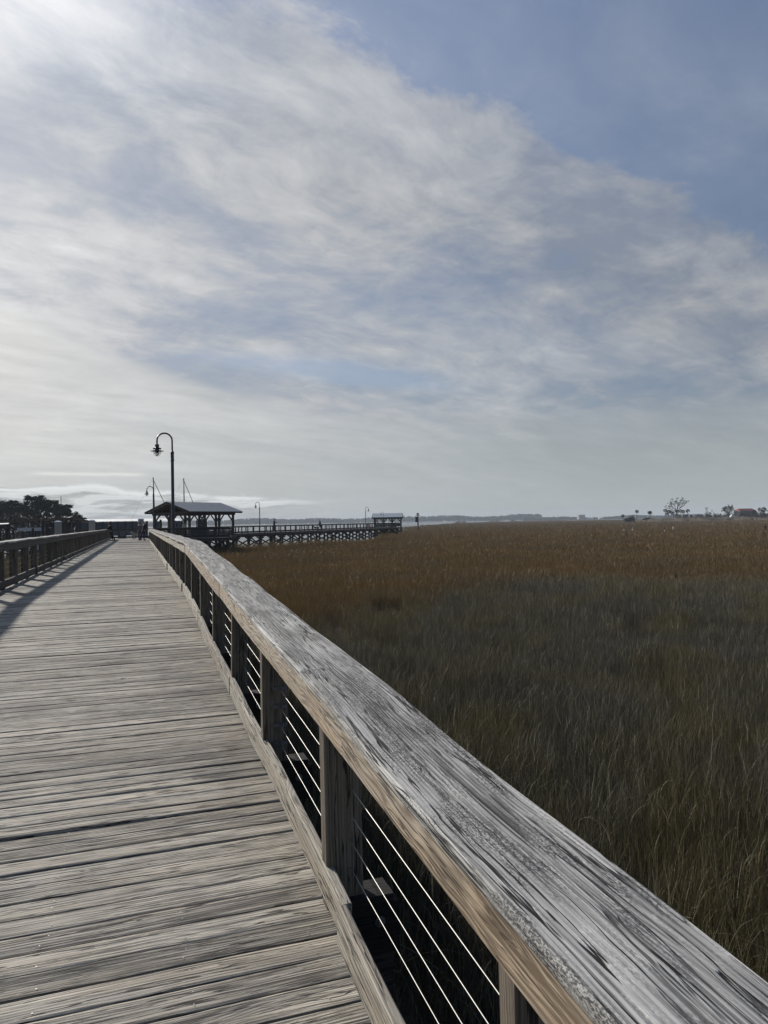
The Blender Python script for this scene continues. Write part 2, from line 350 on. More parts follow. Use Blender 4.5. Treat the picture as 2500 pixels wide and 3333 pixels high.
M['rust'] = plain('rusty brown roof', (.11, .075, .055), .8, 0, .4, 1.2)
M['white'] = plain('white plastic', (.88, .89, .90), .4, 0, .1, 5)
M['conc'] = plain('grey concrete', (.34, .325, .29), .9, 0, .25, 4, .4)
M['shed'] = plain('blue grey shed panel', (.07, .082, .10), .7, 0, .4, .8)
M['board'] = plain('dark green board', (.035, .05, .05), .7, 0, .3, 3)
M['leafd'] = plain('dark oak leaves', (.035, .046, .028), .7, 0, .5, .5)
M['leafp'] = plain('palm fronds', (.032, .040, .026), .6, 0, .4, 1.0)
M['scrub'] = plain('winter scrub', (.075, .070, .055), .8, 0, .5, .3)
M['bark'] = plain('grey bark', (.07, .062, .055), .9, 0, .3, 3)
M['barepale'] = plain('pale bare twigs', (.16, .15, .14), .9, 0, .3, 3)
M['farwood'] = plain('far pine wood', (.075, .09, .10), .9, 0, .4, .02)  # pale bluish tone puts part of the distance haze into the colour
M['sand'] = plain('dry grass bank', (.115, .088, .055), .95, 0, .6, .08, .5)
M['red'] = plain('red roof', (.17, .045, .04), .7, 0, .2, .4)
M['housew'] = plain('pale house wall', (.26, .25, .23), .8, 0, .2, .5)
M['glass'] = plain('dark window glass', (.02, .025, .03), .1, 0, .1, 1)
M['skin'] = plain('skin', (.34, .20, .14), .55, 0, .1, 5)
M['black'] = plain('black cloth', (.010, .010, .013), .85, 0, .3, 12)
M['navy'] = plain('navy denim', (.018, .023, .055), .85, 0, .3, 12)
M['greyc'] = plain('grey cloth', (.10, .10, .11), .85, 0, .3, 12)
M['whitec'] = plain('white cloth', (.58, .57, .56), .85, 0, .15, 12)
M['redc'] = plain('pink red cloth', (.34, .09, .08), .85, 0, .15, 12)
M['hair'] = plain('dark hair', (.018, .014, .012), .6, 0, .3, 20)
M['furp'] = plain('pale shaggy fur', (.30, .27, .22), .9, 0, .4, 20, .8)
M['furd'] = plain('dark fur', (.02, .018, .016), .9, 0, .4, 20, .8)
M['bird'] = plain('grey brown feathers', (.07, .065, .06), .8, 0, .4, 20)
M['hullw'] = plain('white hull', (.55, .56, .57), .3, 0, .1, 1)
M['alu'] = plain('mast aluminium', (.16, .165, .17), .45, .5, .1, 1)

# clear lamp glass
m, T, b = base_mat('lamp glass'); b.inputs['Transmission Weight'].default_value = 1; b.inputs['Roughness'].default_value = .12; b.inputs['Base Color'].default_value = (.8, .84, .82, 1); b.inputs['IOR'].default_value = 1.2; M['lglass'] = m
# water
m, T, b = base_mat('tidal water'); geo = T.new('ShaderNodeNewGeometry')
n1 = T.noise(T.v('MULTIPLY', geo.outputs['Position'], (.35, .9, 1)), 1.0, 5, .6); n2 = T.noise(geo.outputs['Position'], .02, 4, .5)
b.inputs['Base Color'].default_value = (.030, .036, .036, 1); b.inputs['IOR'].default_value = 1.33
T.put(b.inputs['Roughness'], T.m('ADD', .16, T.m('MULTIPLY', n2, .12)))
bp = T.new('ShaderNodeBump'); T.put(bp.inputs['Height'], n1); bp.inputs['Strength'].default_value = .25; bp.inputs['Distance'].default_value = .12; T.l.new(bp.outputs[0], b.inputs['Normal']); M['water'] = m
# marsh colour field, used by the mud and by every blade: golden farther out, dull grey-green near the walk
def marsh_zone(T, pos):
    x, y, z = T.sep(pos)
    n = T.noise(pos, .16, 4, .6); n2 = T.noise(pos, .5, 4, .6)
    lim = T.m('ADD', T.m('MULTIPLY', T.ss(x, -8.0, 9.0), 15.0), 20.0)
    side_ = T.ss(T.m('ADD', x, T.m('MULTIPLY', y, .342)), -7.0, -2.0)
    far = T.ss(T.m('SUBTRACT', T.m('ADD', y, T.m('MULTIPLY', T.m('SUBTRACT', n, .5), 16.0)), lim), -4.5, 5.0)
    far = T.m('MULTIPLY', far, T.m('ADD', .25, T.m('MULTIPLY', side_, .75)))
    return far, n, n2
m, T, b = base_mat('marsh mud'); geo = T.new('ShaderNodeNewGeometry'); far, n, n2 = marsh_zone(T, geo.outputs['Position'])
c = T.mix(far, (.022, .020, .018, 1), (.075, .050, .028, 1)); T.l.new(c, b.inputs['Base Color']); T.put(b.inputs['Roughness'], T.ss(n2, .3, .7, .35, .85))
bp = T.new('ShaderNodeBump'); T.put(bp.inputs['Height'], T.noise(geo.outputs['Position'], 6.0, 6, .65)); bp.inputs['Distance'].default_value = .05; bp.inputs['Strength'].default_value = .6; T.l.new(bp.outputs[0], b.inputs['Normal']); M['mud'] = m
m, T, b = base_mat('cordgrass'); geo = T.new('ShaderNodeNewGeometry'); rn = T.new('ShaderNodeAttribute', attribute_name='rnd').outputs['Fac']; oi = T.new('ShaderNodeObjectInfo')
far, n, n2 = marsh_zone(T, geo.outputs['Position'])
grey = T.mix(rn, (.038, .036, .028, 1), (.130, .120, .084, 1)); olive = T.mix(rn, (.040, .036, .018, 1), (.178, .148, .066, 1))
near = T.mix(T.ss(n2, .42, .62), grey, olive); near = T.mix(T.ss(rn, .955, .975), near, (.36, .32, .22, 1))
gold = T.mix(rn, (.072, .042, .013, 1), (.235, .148, .046, 1)); gold = T.mix(T.ss(n, .40, .66), gold, T.mix(rn, (.060, .040, .018, 1), (.195, .136, .058, 1)))
dist = T.ss(T.sep(geo.outputs['Position'])[1], 60.0, 420.0); gold = T.mix(T.m('MULTIPLY', dist, .55), gold, (.135, .096, .056, 1))
c = T.mix(far, near, gold); T.l.new(c, b.inputs['Base Color']); b.inputs['Roughness'].default_value = .6; b.inputs['Specular IOR Level'].default_value = .35
tr = T.new('ShaderNodeBsdfTranslucent'); T.l.new(c, tr.inputs[0]); mx = T.new('ShaderNodeMixShader'); mx.inputs[0].default_value = .18
T.l.new(b.outputs[0], mx.inputs[1]); T.l.new(tr.outputs[0], mx.inputs[2]); T.l.new(mx.outputs[0], [q for q in T.n if q.type == 'OUTPUT_MATERIAL'][0].inputs[0]); M['grass'] = m
#@@SETTING
# ================================================================== SETTING
def sheet(name, pts, z, mat, kind='structure', z1=None):
    me = bpy.data.meshes.new(name); n = len(pts)
    vs = [(x, y, z) for x, y in pts]; fs = [tuple(range(n))]
    if z1 is not None:
        vs += [(x, y, z1) for x, y in pts]; fs += [(i, (i+1) % n, n+(i+1) % n, n+i) for i in range(n)]
    me.from_pydata(vs, [], fs); me.update(); me.materials.append(mat)
    o = bpy.data.objects.new(name, me); COL.objects.link(o); o['kind'] = kind; return o
sheet('water', [(-4000, -400), (4000, -400), (4000, 4000), (-4000, 4000)], 0, M['water'])
MARSH = [(-80, -60), (160, -60), (700, 300), (900, 1100), (330, 1150), (150, 1000), (62, 680), (30, 430), (12, 260), (6.5, 205), (4.2, 150),
         (2.9, 132), (-1.0, 113), (-6.3, 99), (-12, 91), (-19, 84), (-25, 74), (-31, 66), (-42, 60), (-62, 57), (-80, 50)]
sheet('marsh_ground', MARSH, .30, M['mud'], z1=-.4)
def in_poly(x, y):
    c = False; j = len(MARSH)-1
    for i in range(len(MARSH)):
        xi, yi = MARSH[i]; xj, yj = MARSH[j]
        if (yi > y) != (yj > y) and x < (xj-xi)*(y-yi)/(yj-yi)+xi: c = not c
        j = i
    return c
# ---- cordgrass: many blades, one object; patches of blades set out over the marsh by geometry nodes
def patch_mesh(name, size, count, w, h0, h1, lean, seg, leaf, seed):
    r = np.random.default_rng(seed); V = []; Fc = []; Rn = []
    def ribbon(x, y, z, az, L, ln, curl, wd, rv, s):
        b = len(V); fa = r.uniform(0, math.pi); ux, uy = math.cos(fa), math.sin(fa)
        for i in range(s+1):
            t = i/s; a = ln + curl*t*t; rad = L*t*math.sin(a); zz = L*t*math.cos(a); ww = wd*(1-t)**.6 if i < s else wd*.12
            cx = x+rad*math.cos(az); cy = y+rad*math.sin(az)
            V.append((cx-ux*ww/2, cy-uy*ww/2, z+zz)); V.append((cx+ux*ww/2, cy+uy*ww/2, z+zz)); Rn.append(rv); Rn.append(rv)
        for i in range(s): q = b+2*i; Fc.append((q, q+1, q+3, q+2))
    for k in range(count):
        x, y = r.uniform(-size/2, size/2, 2); az = r.uniform(0, 2*math.pi); L = r.uniform(h0, h1); rv = r.random()
        ribbon(x, y, 0, az, L, abs(r.normal(0, lean)), abs(r.normal(0, .07)), w, rv, seg)
        for q in range(leaf):
            zz = L*r.uniform(.25, .85); ribbon(x, y, zz, r.uniform(0, 2*math.pi), L*r.uniform(.16, .32), r.uniform(.08, .38), r.uniform(0, .5), w*.9, min(1, rv+r.uniform(-.1, .15)), max(2, seg-1))
        if leaf and r.random() < .009: ribbon(x, y, L*.6, r.uniform(0, 6.28), L*.75, r.uniform(.7, 1.3), .5, w*1.1, .99, seg)
    me = bpy.data.meshes.new(name); me.from_pydata(V, [], Fc); me.update()
    a = me.attributes.new('rnd', 'FLOAT', 'POINT'); a.data.foreach_set('value', np.array(Rn, 'f'))
    me.materials.append(M['grass']); return bpy.data.objects.new(name, me)
near_p = [patch_mesh('grass_patch', 1.3, 780, .0046, .40, .92, .045, 4, 2, 10+i) for i in range(4)]
mid_p = [patch_mesh('grass_patch', 2.4, 620, .016, .45, .95, .15, 3, 1, 20+i) for i in range(3)]
mid2_p = [patch_mesh('grass_patch', 4.5, 620, .034, .5, .98, .15, 2, 1, 25+i) for i in range(3)]
far_p = [patch_mesh('grass_patch', 9.0, 520, .10, .5, .92, .14, 2, 0, 30+i) for i in range(3)]
vfar_p = [patch_mesh('grass_patch', 26.0, 800, .34, .5, .9, .12, 1, 0, 35+i) for i in range(2)]
edge_p = [patch_mesh('grass_patch', 1.6, 210, .022, .8, 1.55, .13, 3, 1, 40+i) for i in range(3)]
ALLP = near_p+mid_p+mid2_p+far_p+vfar_p+edge_p
pts = []; idx = []; scl = []; rot = []
def put(x, y, pool, s=1.0, z=.28):
    pts.append((x, y, z)); idx.append(ALLP.index(pool[rng.integers(len(pool))])); scl.append((s, s, s*rng.uniform(.88, 1.12))); rot.append(rng.uniform(0, 6.283))
def hfield(x, y):      # slow swell of the stand height
    return 1 + .13*math.sin(x*.31+1.3*math.sin(y*.17)) + .10*math.sin(y*.23+x*.11)
def under_walk(x, y):
    s = x*math.cos(WA)+y*math.sin(WA); t = -x*math.sin(WA)+y*math.cos(WA); return -3.3 < s < 1.35 and -6 < t < 90
def lay(y0, y1, step, pool, xmin, xmax, jit=.45, hs=1.0):
    y = y0
    while y < y1:
        x = max(xmin, -.62*y-6 if y > 30 else -40)
        while x < min(xmax, .60*y+3.5):
            xx = x+rng.uniform(-jit, jit)*step; yy = y+rng.uniform(-jit, jit)*step
            if step < 1.2 and math.sin(xx*1.9+2*math.sin(yy*.8))*math.sin(yy*1.5+1.7*math.sin(xx*.7)) > .72: x += step; continue
            if in_poly(xx, yy) and not under_walk(xx, yy): put(xx, yy, pool, hs*hfield(xx, yy))
            x += step
        y += step
lay(-1.5, 17, .86, near_p, -1.5, 20)
lay(17, 34, 1.0, near_p, -30, 30)
lay(34, 62, 1.45, mid_p, -45, 50); lay(60, 110, 2.9, mid2_p, -60, 80); lay(110, 260, 6.0, far_p, -90, 180); lay(255, 1150, 17.0, vfar_p, -200, 900)
for k in range(len(MARSH)):            # taller fringe on the creek edge
    a = Vector(MARSH[k]); b = Vector(MARSH[(k+1) % len(MARSH)])
    if k < 10 or k > 18: continue
    L = (b-a).length; n = int(L/.9)
    for i in range(n):
        q = a+(b-a)*(i/n); nrm = Vector((b.y-a.y, -(b.x-a.x))).normalized()
        for dd in (.3, 1.3, 2.5, 3.9):
            w_ = q - nrm*dd
            if not in_poly(w_.x, w_.y): w_ = q + nrm*dd
            if not under_walk(w_.x, w_.y): put(w_.x+rng.uniform(-.4, .4), w_.y+rng.uniform(-.4, .4), edge_p, (1.0-.10*dd)*hfield(w_.x, w_.y))
me = bpy.data.meshes.new('marsh_grass'); me.from_pydata(pts, [], []); me.update()
a = me.attributes.new('idx', 'INT', 'POINT'); a.data.foreach_set('value', np.array(idx, 'i'))
a = me.attributes.new('scl', 'FLOAT_VECTOR', 'POINT'); a.data.foreach_set('vector', np.array(scl, 'f').ravel())
a = me.attributes.new('rot', 'FLOAT_VECTOR', 'POINT'); a.data.foreach_set('vector', np.array([(0, 0, q) for q in rot], 'f').ravel())
grass = bpy.data.objects.new('marsh_grass', me); COL.objects.link(grass)
tag(grass, 'brown and grey green cordgrass filling the tidal marsh', 'grass', kind='stuff')
ng = bpy.data.node_groups.new('grass_layout', 'GeometryNodeTree')
ng.interface.new_socket('Geometry', in_out='INPUT', socket_type='NodeSocketGeometry'); ng.interface.new_socket('Geometry', in_out='OUTPUT', socket_type='NodeSocketGeometry')
gi = ng.nodes.new('NodeGroupInput'); go = ng.nodes.new('NodeGroupOutput'); m2p = ng.nodes.new('GeometryNodeMeshToPoints'); ng.links.new(gi.outputs[0], m2p.inputs[0])
join = ng.nodes.new('GeometryNodeGeometryToInstance'); iop = ng.nodes.new('GeometryNodeInstanceOnPoints')
for q in reversed(ALLP):
    oi = ng.nodes.new('GeometryNodeObjectInfo'); oi.inputs['Object'].default_value = q; oi.inputs['As Instance'].default_value = True; ng.links.new(oi.outputs['Geometry'], join.inputs[0])
def attr(nm, ty):
    n = ng.nodes.new('GeometryNodeInputNamedAttribute'); n.data_type = ty; n.inputs[0].default_value = nm; return n.outputs[0]
# join needs a flat list of instances, so use Join Geometry instead of wrapping each
ng.nodes.remove(join); join = ng.nodes.new('GeometryNodeJoinGeometry')
for oi in [n for n in ng.nodes if n.type == 'OBJECT_INFO']: ng.links.new(oi.outputs['Geometry'], join.inputs[0])
ng.links.new(m2p.outputs[0], iop.inputs['Points']); ng.links.new(join.outputs[0], iop.inputs['Instance']); iop.inputs['Pick Instance'].default_value = True
ng.links.new(attr('idx', 'INT'), iop.inputs['Instance Index']); ng.links.new(attr('rot', 'FLOAT_VECTOR'), iop.inputs['Rotation']); ng.links.new(attr('scl', 'FLOAT_VECTOR'), iop.inputs['Scale'])
ng.links.new(iop.outputs[0], go.inputs[0]); md = grass.modifiers.new('layout', 'NODES'); md.node_group = ng
print('grass patches', len(pts))

# ================================================================== BOARDWALK
TEND = 84.3
bw = empty('boardwalk', W(-1.03, 0, DECK-.65), 'long weathered plank boardwalk rising then running level out to the pavilion', 'boardwalk')
mb = MB(); t = -3.0; k = 0
while t < TEND:
    pw = .1385; th = .038; tc = t+pw/2; z0 = dz(tc); s0, s1 = -2.93, .87
    near = t < 16; ns = 26 if near else (6 if t < 40 else 2)
    tw = random.gauss(0, .0022); dzr = random.gauss(0, .0018); sh = random.gauss(0, .0010); rv = random.random()
    a1, a2, p1, p2 = [random.uniform(0, 6.28) for _ in range(4)]; cup = random.gauss(.0007, .0011)
    prof = [(-pw/2, -th), (-pw/2, -.007), (-pw/2+.0025, -.002), (-pw/2+.012, 0), (0, cup), (pw/2-.012, 0), (pw/2-.0025, -.002), (pw/2, -.007), (pw/2, -th)]
    if t > 40: prof = [(-pw/2, -th), (-pw/2, -.003), (-pw/2+.006, 0), (pw/2-.006, 0), (pw/2, -.003), (pw/2, -th)]
    vs = []; gs = []; ox = random.uniform(0, 90); m_ = len(prof)
    for i in range(ns+1):
        s = s0+(s1-s0)*i/ns
        if i == 0: s += random.gauss(0, .006)
        if i == ns: s += random.gauss(0, .006)
        bow = .0022*math.sin(s*.9+a1)+.0012*math.sin(s*2.6+a2)
        for a, b in prof:
            er = (random.gauss(0, .0012) if near and abs(a) > pw*.4 and b > -.01 else 0)
            vs.append(W(s, tc+a+sh+bow+er, z0+b+dzr+tw*(a/pw)*2+.0015*math.sin(s*1.7+p1)+(0 if t >= CREST else a*SLOPE)))
            gs.append((s+ox, a, b))
    fs = [(i*m_+j, i*m_+j+1, (i+1)*m_+j+1, (i+1)*m_+j) for i in range(ns) for j in range(m_-1)]
    fs += [tuple(reversed(range(m_))), tuple(ns*m_+j for j in range(m_))]
    mb.add(vs, fs, gs, rv); t += .1462
mb.build('decking', M['deck'], bw)
# deck screws near the camera
mb = MB(); t = -3.0
while t < 14:
    tc = t+.07
    for s in (-2.75, -2.2, -1.62, -1.03, -.42, .17, .70):
        for q in (-.035, .035):
            if random.random() < .80:
                c = W(s+random.gauss(0, .012), tc+q+random.gauss(0, .004), dz(tc)+.0022); rr = .0036
                vs = [c+Vector((rr*math.cos(a), rr*math.sin(a), 0)) for a in [i*math.pi/3 for i in range(6)]]
                mb.add(vs, [tuple(range(6))])
    t += .1462
mb.build('deck_screws', M['screw'], bw)
mb = MB()
for s in (-2.9, -1.9, -1.0, -.1, .88):
    mb.beam(W(s, -3, dz(-3)-.18), W(s, CREST, DECK-.18), .05, .26); mb.beam(W(s, CREST, DECK-.18), W(s, TEND, DECK-.18), .05, .26)
mb.build('joists', M['dark'], bw)
for i in range(27):
    t = .2+i*3.34
    mb = MB(); mb.beam(W(-3.15, t, dz(t)-.46), W(1.2, t, dz(t)-.46), .12, .25)
    for s in (-2.75, .82): mb.tube([W(s, t, -.3), W(s, t, dz(t)-.36)], .15, 10)
    mb.build('pile_bent', M['pile'], bw)

def railing(name, side, t0, t1, label, fine_near):
    """side +1: right of the walk (posts outside, boards inside); -1: left"""
    o = 1 if side > 0 else -1; base = .80 if side > 0 else -2.86
    S = lambda d: base + o*d       # d = distance outward from the inner face
    r = empty(name, W(S(.1), max(t0, 0), DECK), label, 'railing', 'railings along the boardwalk')
    segs = []; t = t0
    # cap boards
    j = 3.6-4.88 if side > 0 else t0+.8
    cuts = [t0]
    while j < t1-1.0: cuts.append(j); j += 4.88
    cuts = [c if abs(c-CREST) > 1.2 else CREST for c in cuts]; cuts.append(t1)
    if CREST not in cuts: cuts.append(CREST)
    cuts = sorted(set(cuts))
    for a, b in zip(cuts, cuts[1:]):
        if b-a < .05: continue
        n = max(2, int((b-a)/.20)); A, B, C, D = [random.uniform(0, 6.28) for _ in range(4)]; lat = random.gauss(0, .006); tilt = random.gauss(0, .006)
        L = b-a
        wb = lambda u, A=A, lat=lat, B=B, L=L: min(1, 6*u, 6*(1-u))*(lat+.007*math.sin(u*L*1.05+A)+.003*math.sin(u*L*3.1+B))
        wz = lambda u, C=C, D=D, L=L: min(1, 6*u, 6*(1-u))*(.006*math.sin(u*L*1.6+C)+.003*math.sin(u*L*3.7+D))
        mb = MB(); g = .0002
        rz = lambda t_: dz(t_)+1.07-.0225
        mb.beam(W(S(.132), a+g, rz(a)), W(S(.132), b-g, rz(b)), .341, .045, n=n, ch=.009, wob=wb, wobz=wz)
        mb.build('cap_board', M['cap'], r)
    # fascia boards under the cap
    j = t0+ (.45 if side > 0 else 2.4); cuts = [t0]
    while j < t1-1: cuts.append(j); j += 5.49 if side < 0 else 4.9
    cuts = [c if abs(c-CREST) > 1.2 else CREST for c in cuts]; cuts.append(t1)
    if CREST not in cuts: cuts.append(CREST)
    cuts = sorted(set(cuts))
    for a, b in zip(cuts, cuts[1:]):
        if b-a < .05: continue
        n = max(2, int((b-a)/.25)); A, B = random.uniform(0, 6.28), random.uniform(0, 6.28); L = b-a; lat = random.gauss(0, .002)
        mb = MB(); rz = lambda t_: dz(t_)+1.07-.045-.086
        mb.beam(W(S(.018), a+.006, rz(a)), W(S(.018), b-.006, rz(b)), .038, .17, n=n, ch=.004,
                wob=lambda u, A=A, L=L, lat=lat: lat+.004*math.sin(u*L*1.2+A), wobz=lambda u, B=B, L=L: .004*math.sin(u*L*1.9+B))
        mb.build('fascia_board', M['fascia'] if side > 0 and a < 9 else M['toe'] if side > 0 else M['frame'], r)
    # kerb boards at the deck, raised on blocks
    j = t0 + (3.0-t0) if side > 0 else t0+1.2; cuts = [t0]
    while j < t1-1: cuts.append(j); j += 4.0
    cuts.append(t1); cuts = sorted(set(cuts))
    for a, b in zip(cuts, cuts[1:]):
        if b-a < .05: continue
        n = max(3, int((b-a)/.2)); A, B = random.uniform(0, 6.28), random.uniform(0, 6.28); L = b-a; lat = random.gauss(0, .010); end = random.gauss(0, .012)
        mb = MB(); rz = lambda t_: dz(t_)+.122
        pa = W(S(.018)-o*lat, a+.003, rz(a)); pb = W(S(.018)-o*end, b-.003, rz(b))
        # follow the crest
        wzz = (lambda u, a=a, b=b, B=B, L=L: (dz(a+(b-a)*u)-(dz(a)+(dz(b)-dz(a))*u))+.004*math.sin(u*L*2.3+B))
        mb.beam(pa, pb, .044, .168, n=n, ch=.005, wob=lambda u, A=A, L=L: .008*math.sin(u*L*1.3+A)+.003*math.sin(u*L*4+A), wobz=wzz)
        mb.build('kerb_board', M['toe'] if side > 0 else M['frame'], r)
    # posts (twin timbers) with blocks under the kerb
    pm = MB(); pm.beam((o*.058, 0, -.35), (o*.058, 0, 1.02), .088, .15, up=(1, 0, 0), ch=.006); pm.beam((o*.134, .004, -.30), (o*.134, .004, 1.018), .10, .06, up=(1, 0, 0), ch=.006)
    post0 = pm.build('post', M['post'], r, local=True)
    bm_ = MB(); bm_.beam((o*-.012, 0, .021), (o*.30, 0, .021), .17, .042, ch=.004); bm_.beam((o*.06, 0, -.12), (o*.33, 0, -.12), .16, .24, ch=.006)
    blk0 = bm_.build('support_block', M['block'], r, local=True)
    bo = MB(); bo.lathe([(0.0001, 0), (.026, 0), (.026, .008), (.015, .009), (.015, .02), (.0001, .021)], 14)
    bolt0 = bo.build('bolt', M['bolt'], blk0, local=True); bolt0.rotation_euler = (R(90), 0, 0); bolt0.location = (o*.23, -.0805, -.08)
    loc0 = Vector(r.location); t = 1.53; t -= 1.83*int((t-t0)/1.83); first = True; k = 0
    inv = mw(r).inverted()
    while t < t1-.05:
        p = inv @ W(S(.036), t, dz(t)); ro = WA + random.gauss(0, .012)
        if first: a, b, c = post0, blk0, bolt0
        else:
            a = post0.copy(); COL.objects.link(a); a.parent = r; b = blk0.copy(); COL.objects.link(b); b.parent = r
            if t < 12: c = bolt0.copy(); COL.objects.link(c); c.parent = b
        first = False; a.location = p; b.location = p; a.rotation_euler = (random.gauss(0, .006), random.gauss(0, .006), ro); b.rotation_euler = (0, 0, WA)
        t += 1.83; k += 1
    # cables
    sc = S(.036+.10)
    for h in (.18, .31, .44, .57):
        mb = MB(); q = []; t = t0
        while t < t1:
            q.append(W(sc, t, dz(t)+h+random.gauss(0, .0015))); t += 1.67 if t < CREST else 5
        q.append(W(sc, t1, dz(t1)+h)); mb.tube(q, .0021, 6); mb.build('cable', M['steel'], r, smooth=True)
    # cable tensioners on the seventh post
    if side > 0:
        tt = 1.53+1.83*2
        for h in (.18, .31, .44, .57):
            mb = MB(); mb.tube([W(sc, tt-.085, dz(tt)+h), W(sc, tt-.17, dz(tt)+h)], .0085, 8); mb.tube([W(sc, tt-.17, dz(tt)+h), W(sc, tt-.21, dz(tt)+h)], .0055, 6)
            mb.beam(W(sc-.05, tt-.079, dz(tt)+h), W(sc+.05, tt-.079, dz(tt)+h), .012, .022); mb.build('tensioner', M['bolt'], r)
    return r
railing('railing', 1, -2.4, 69.6, 'wide capped timber railing with steel cables on the marsh side, nearest the viewer', True)
railing('railing', -1, 2.0, 79.0, 'timber cable railing in shadow on the water side, across the deck', False)

# ---- head platform at the end of the walk
hp = empty('platform', W(3, 82, DECK), 'level timber platform across the end of the boardwalk', 'platform')
mb = MB(); s = 1.06
for (sa, sb, ta, tb) in ((-9.0, -3.04, 79.2, TEND), (1.06, 9.2, 76.5, TEND)):
    s = sa
    while s < sb: mb.beam(W(s+.07, ta, DECK-.02), W(s+.07, tb, DECK-.02), .139, .038); s += .146
mb.build('decking', M['deck'], hp)
mb = MB()
for (sa, sb, ta, tb) in ((-9, 9.2, TEND+.03, TEND+.03), (1.1, 9.2, 76.45, 76.45), (-9, -3.1, 79.15, 79.15)): mb.beam(W(sa, ta, DECK-.17), W(sb, tb, DECK-.17), .05, .3)
mb.build('rim_board', M['dark'], hp)
for s in (-8.5, -5.5, -2, 1.5, 5, 8.8):
    for t in (77.2, 83.8):
        if s < -3 and t < 79: t = 79.6
        if -3 < s < 1 and t < 80: continue
        mb = MB(); mb.tube([W(s, t, -.3), W(s, t, DECK-.05)], .15, 8); mb.build('pile', M['pile'], hp)

def plain_rail(name, pts_, z, label, group=None, kerb=True, spacing=1.65, mat='dark', cap='frame', h=1.07, mid=False, cables=False):
    """simple railing along a polyline: cap, kerb, posts"""
    a = Vector(pts_[0]); r = empty(name, (a.x, a.y, z), label, 'railing', group)
    pm = MB(); pm.box((0, 0, h/2-.15), (.10, .14, h+.26), ch=0); p0 = None
    for q0, q1 in zip(pts_, pts_[1:]):
        q0 = Vector((q0[0], q0[1], z)); q1 = Vector((q1[0], q1[1], z)); d = (q1-q0); L = d.length; dn = d.normalized(); up = Vector((0, 0, 1))
        mb = MB(); mb.beam(q0+up*(h-.02), q1+up*(h-.02), .26, .045); mb.build('cap_board', M[cap], r)
        mb = MB(); mb.beam(q0+up*(h-.12), q1+up*(h-.12), .04, .14); mb.build('fascia_board', M[mat], r)
        if kerb: mb = MB(); mb.beam(q0+up*.14, q1+up*.14, .05, .18); mb.build('kerb_board', M[mat], r)
        if mid:
            for hh in (.32, .48, .64, .80): mb = MB(); mb.tube([q0+up*hh, q1+up*hh], .006, 4); mb.build('cable', M['steel'], r)
        n = max(1, round(L/spacing)); ang = math.atan2(dn.y, dn.x)
        for i in range(n+1):
            if p0 is None: p0 = pm.build('post', M[mat], r, local=True); c = p0
            else: c = p0.copy(); COL.objects.link(c); c.parent = r
            c.location = (q0+d*(i/n))-Vector((a.x, a.y, z)); c.rotation_euler = (0, 0, ang)
    return r
plain_rail('railing', [W(-9.0, 84.2), W(8.2, 84.2)], DECK, 'dark railing crossing the far end of the boardwalk behind the walkers', mid=True)
plain_rail('railing', [W(1.2, 69.8), W(1.2, 76.4), W(8.9, 76.4)], DECK, 'dark railing from the end of the cable railing round to the near pavilion corner', mid=True)

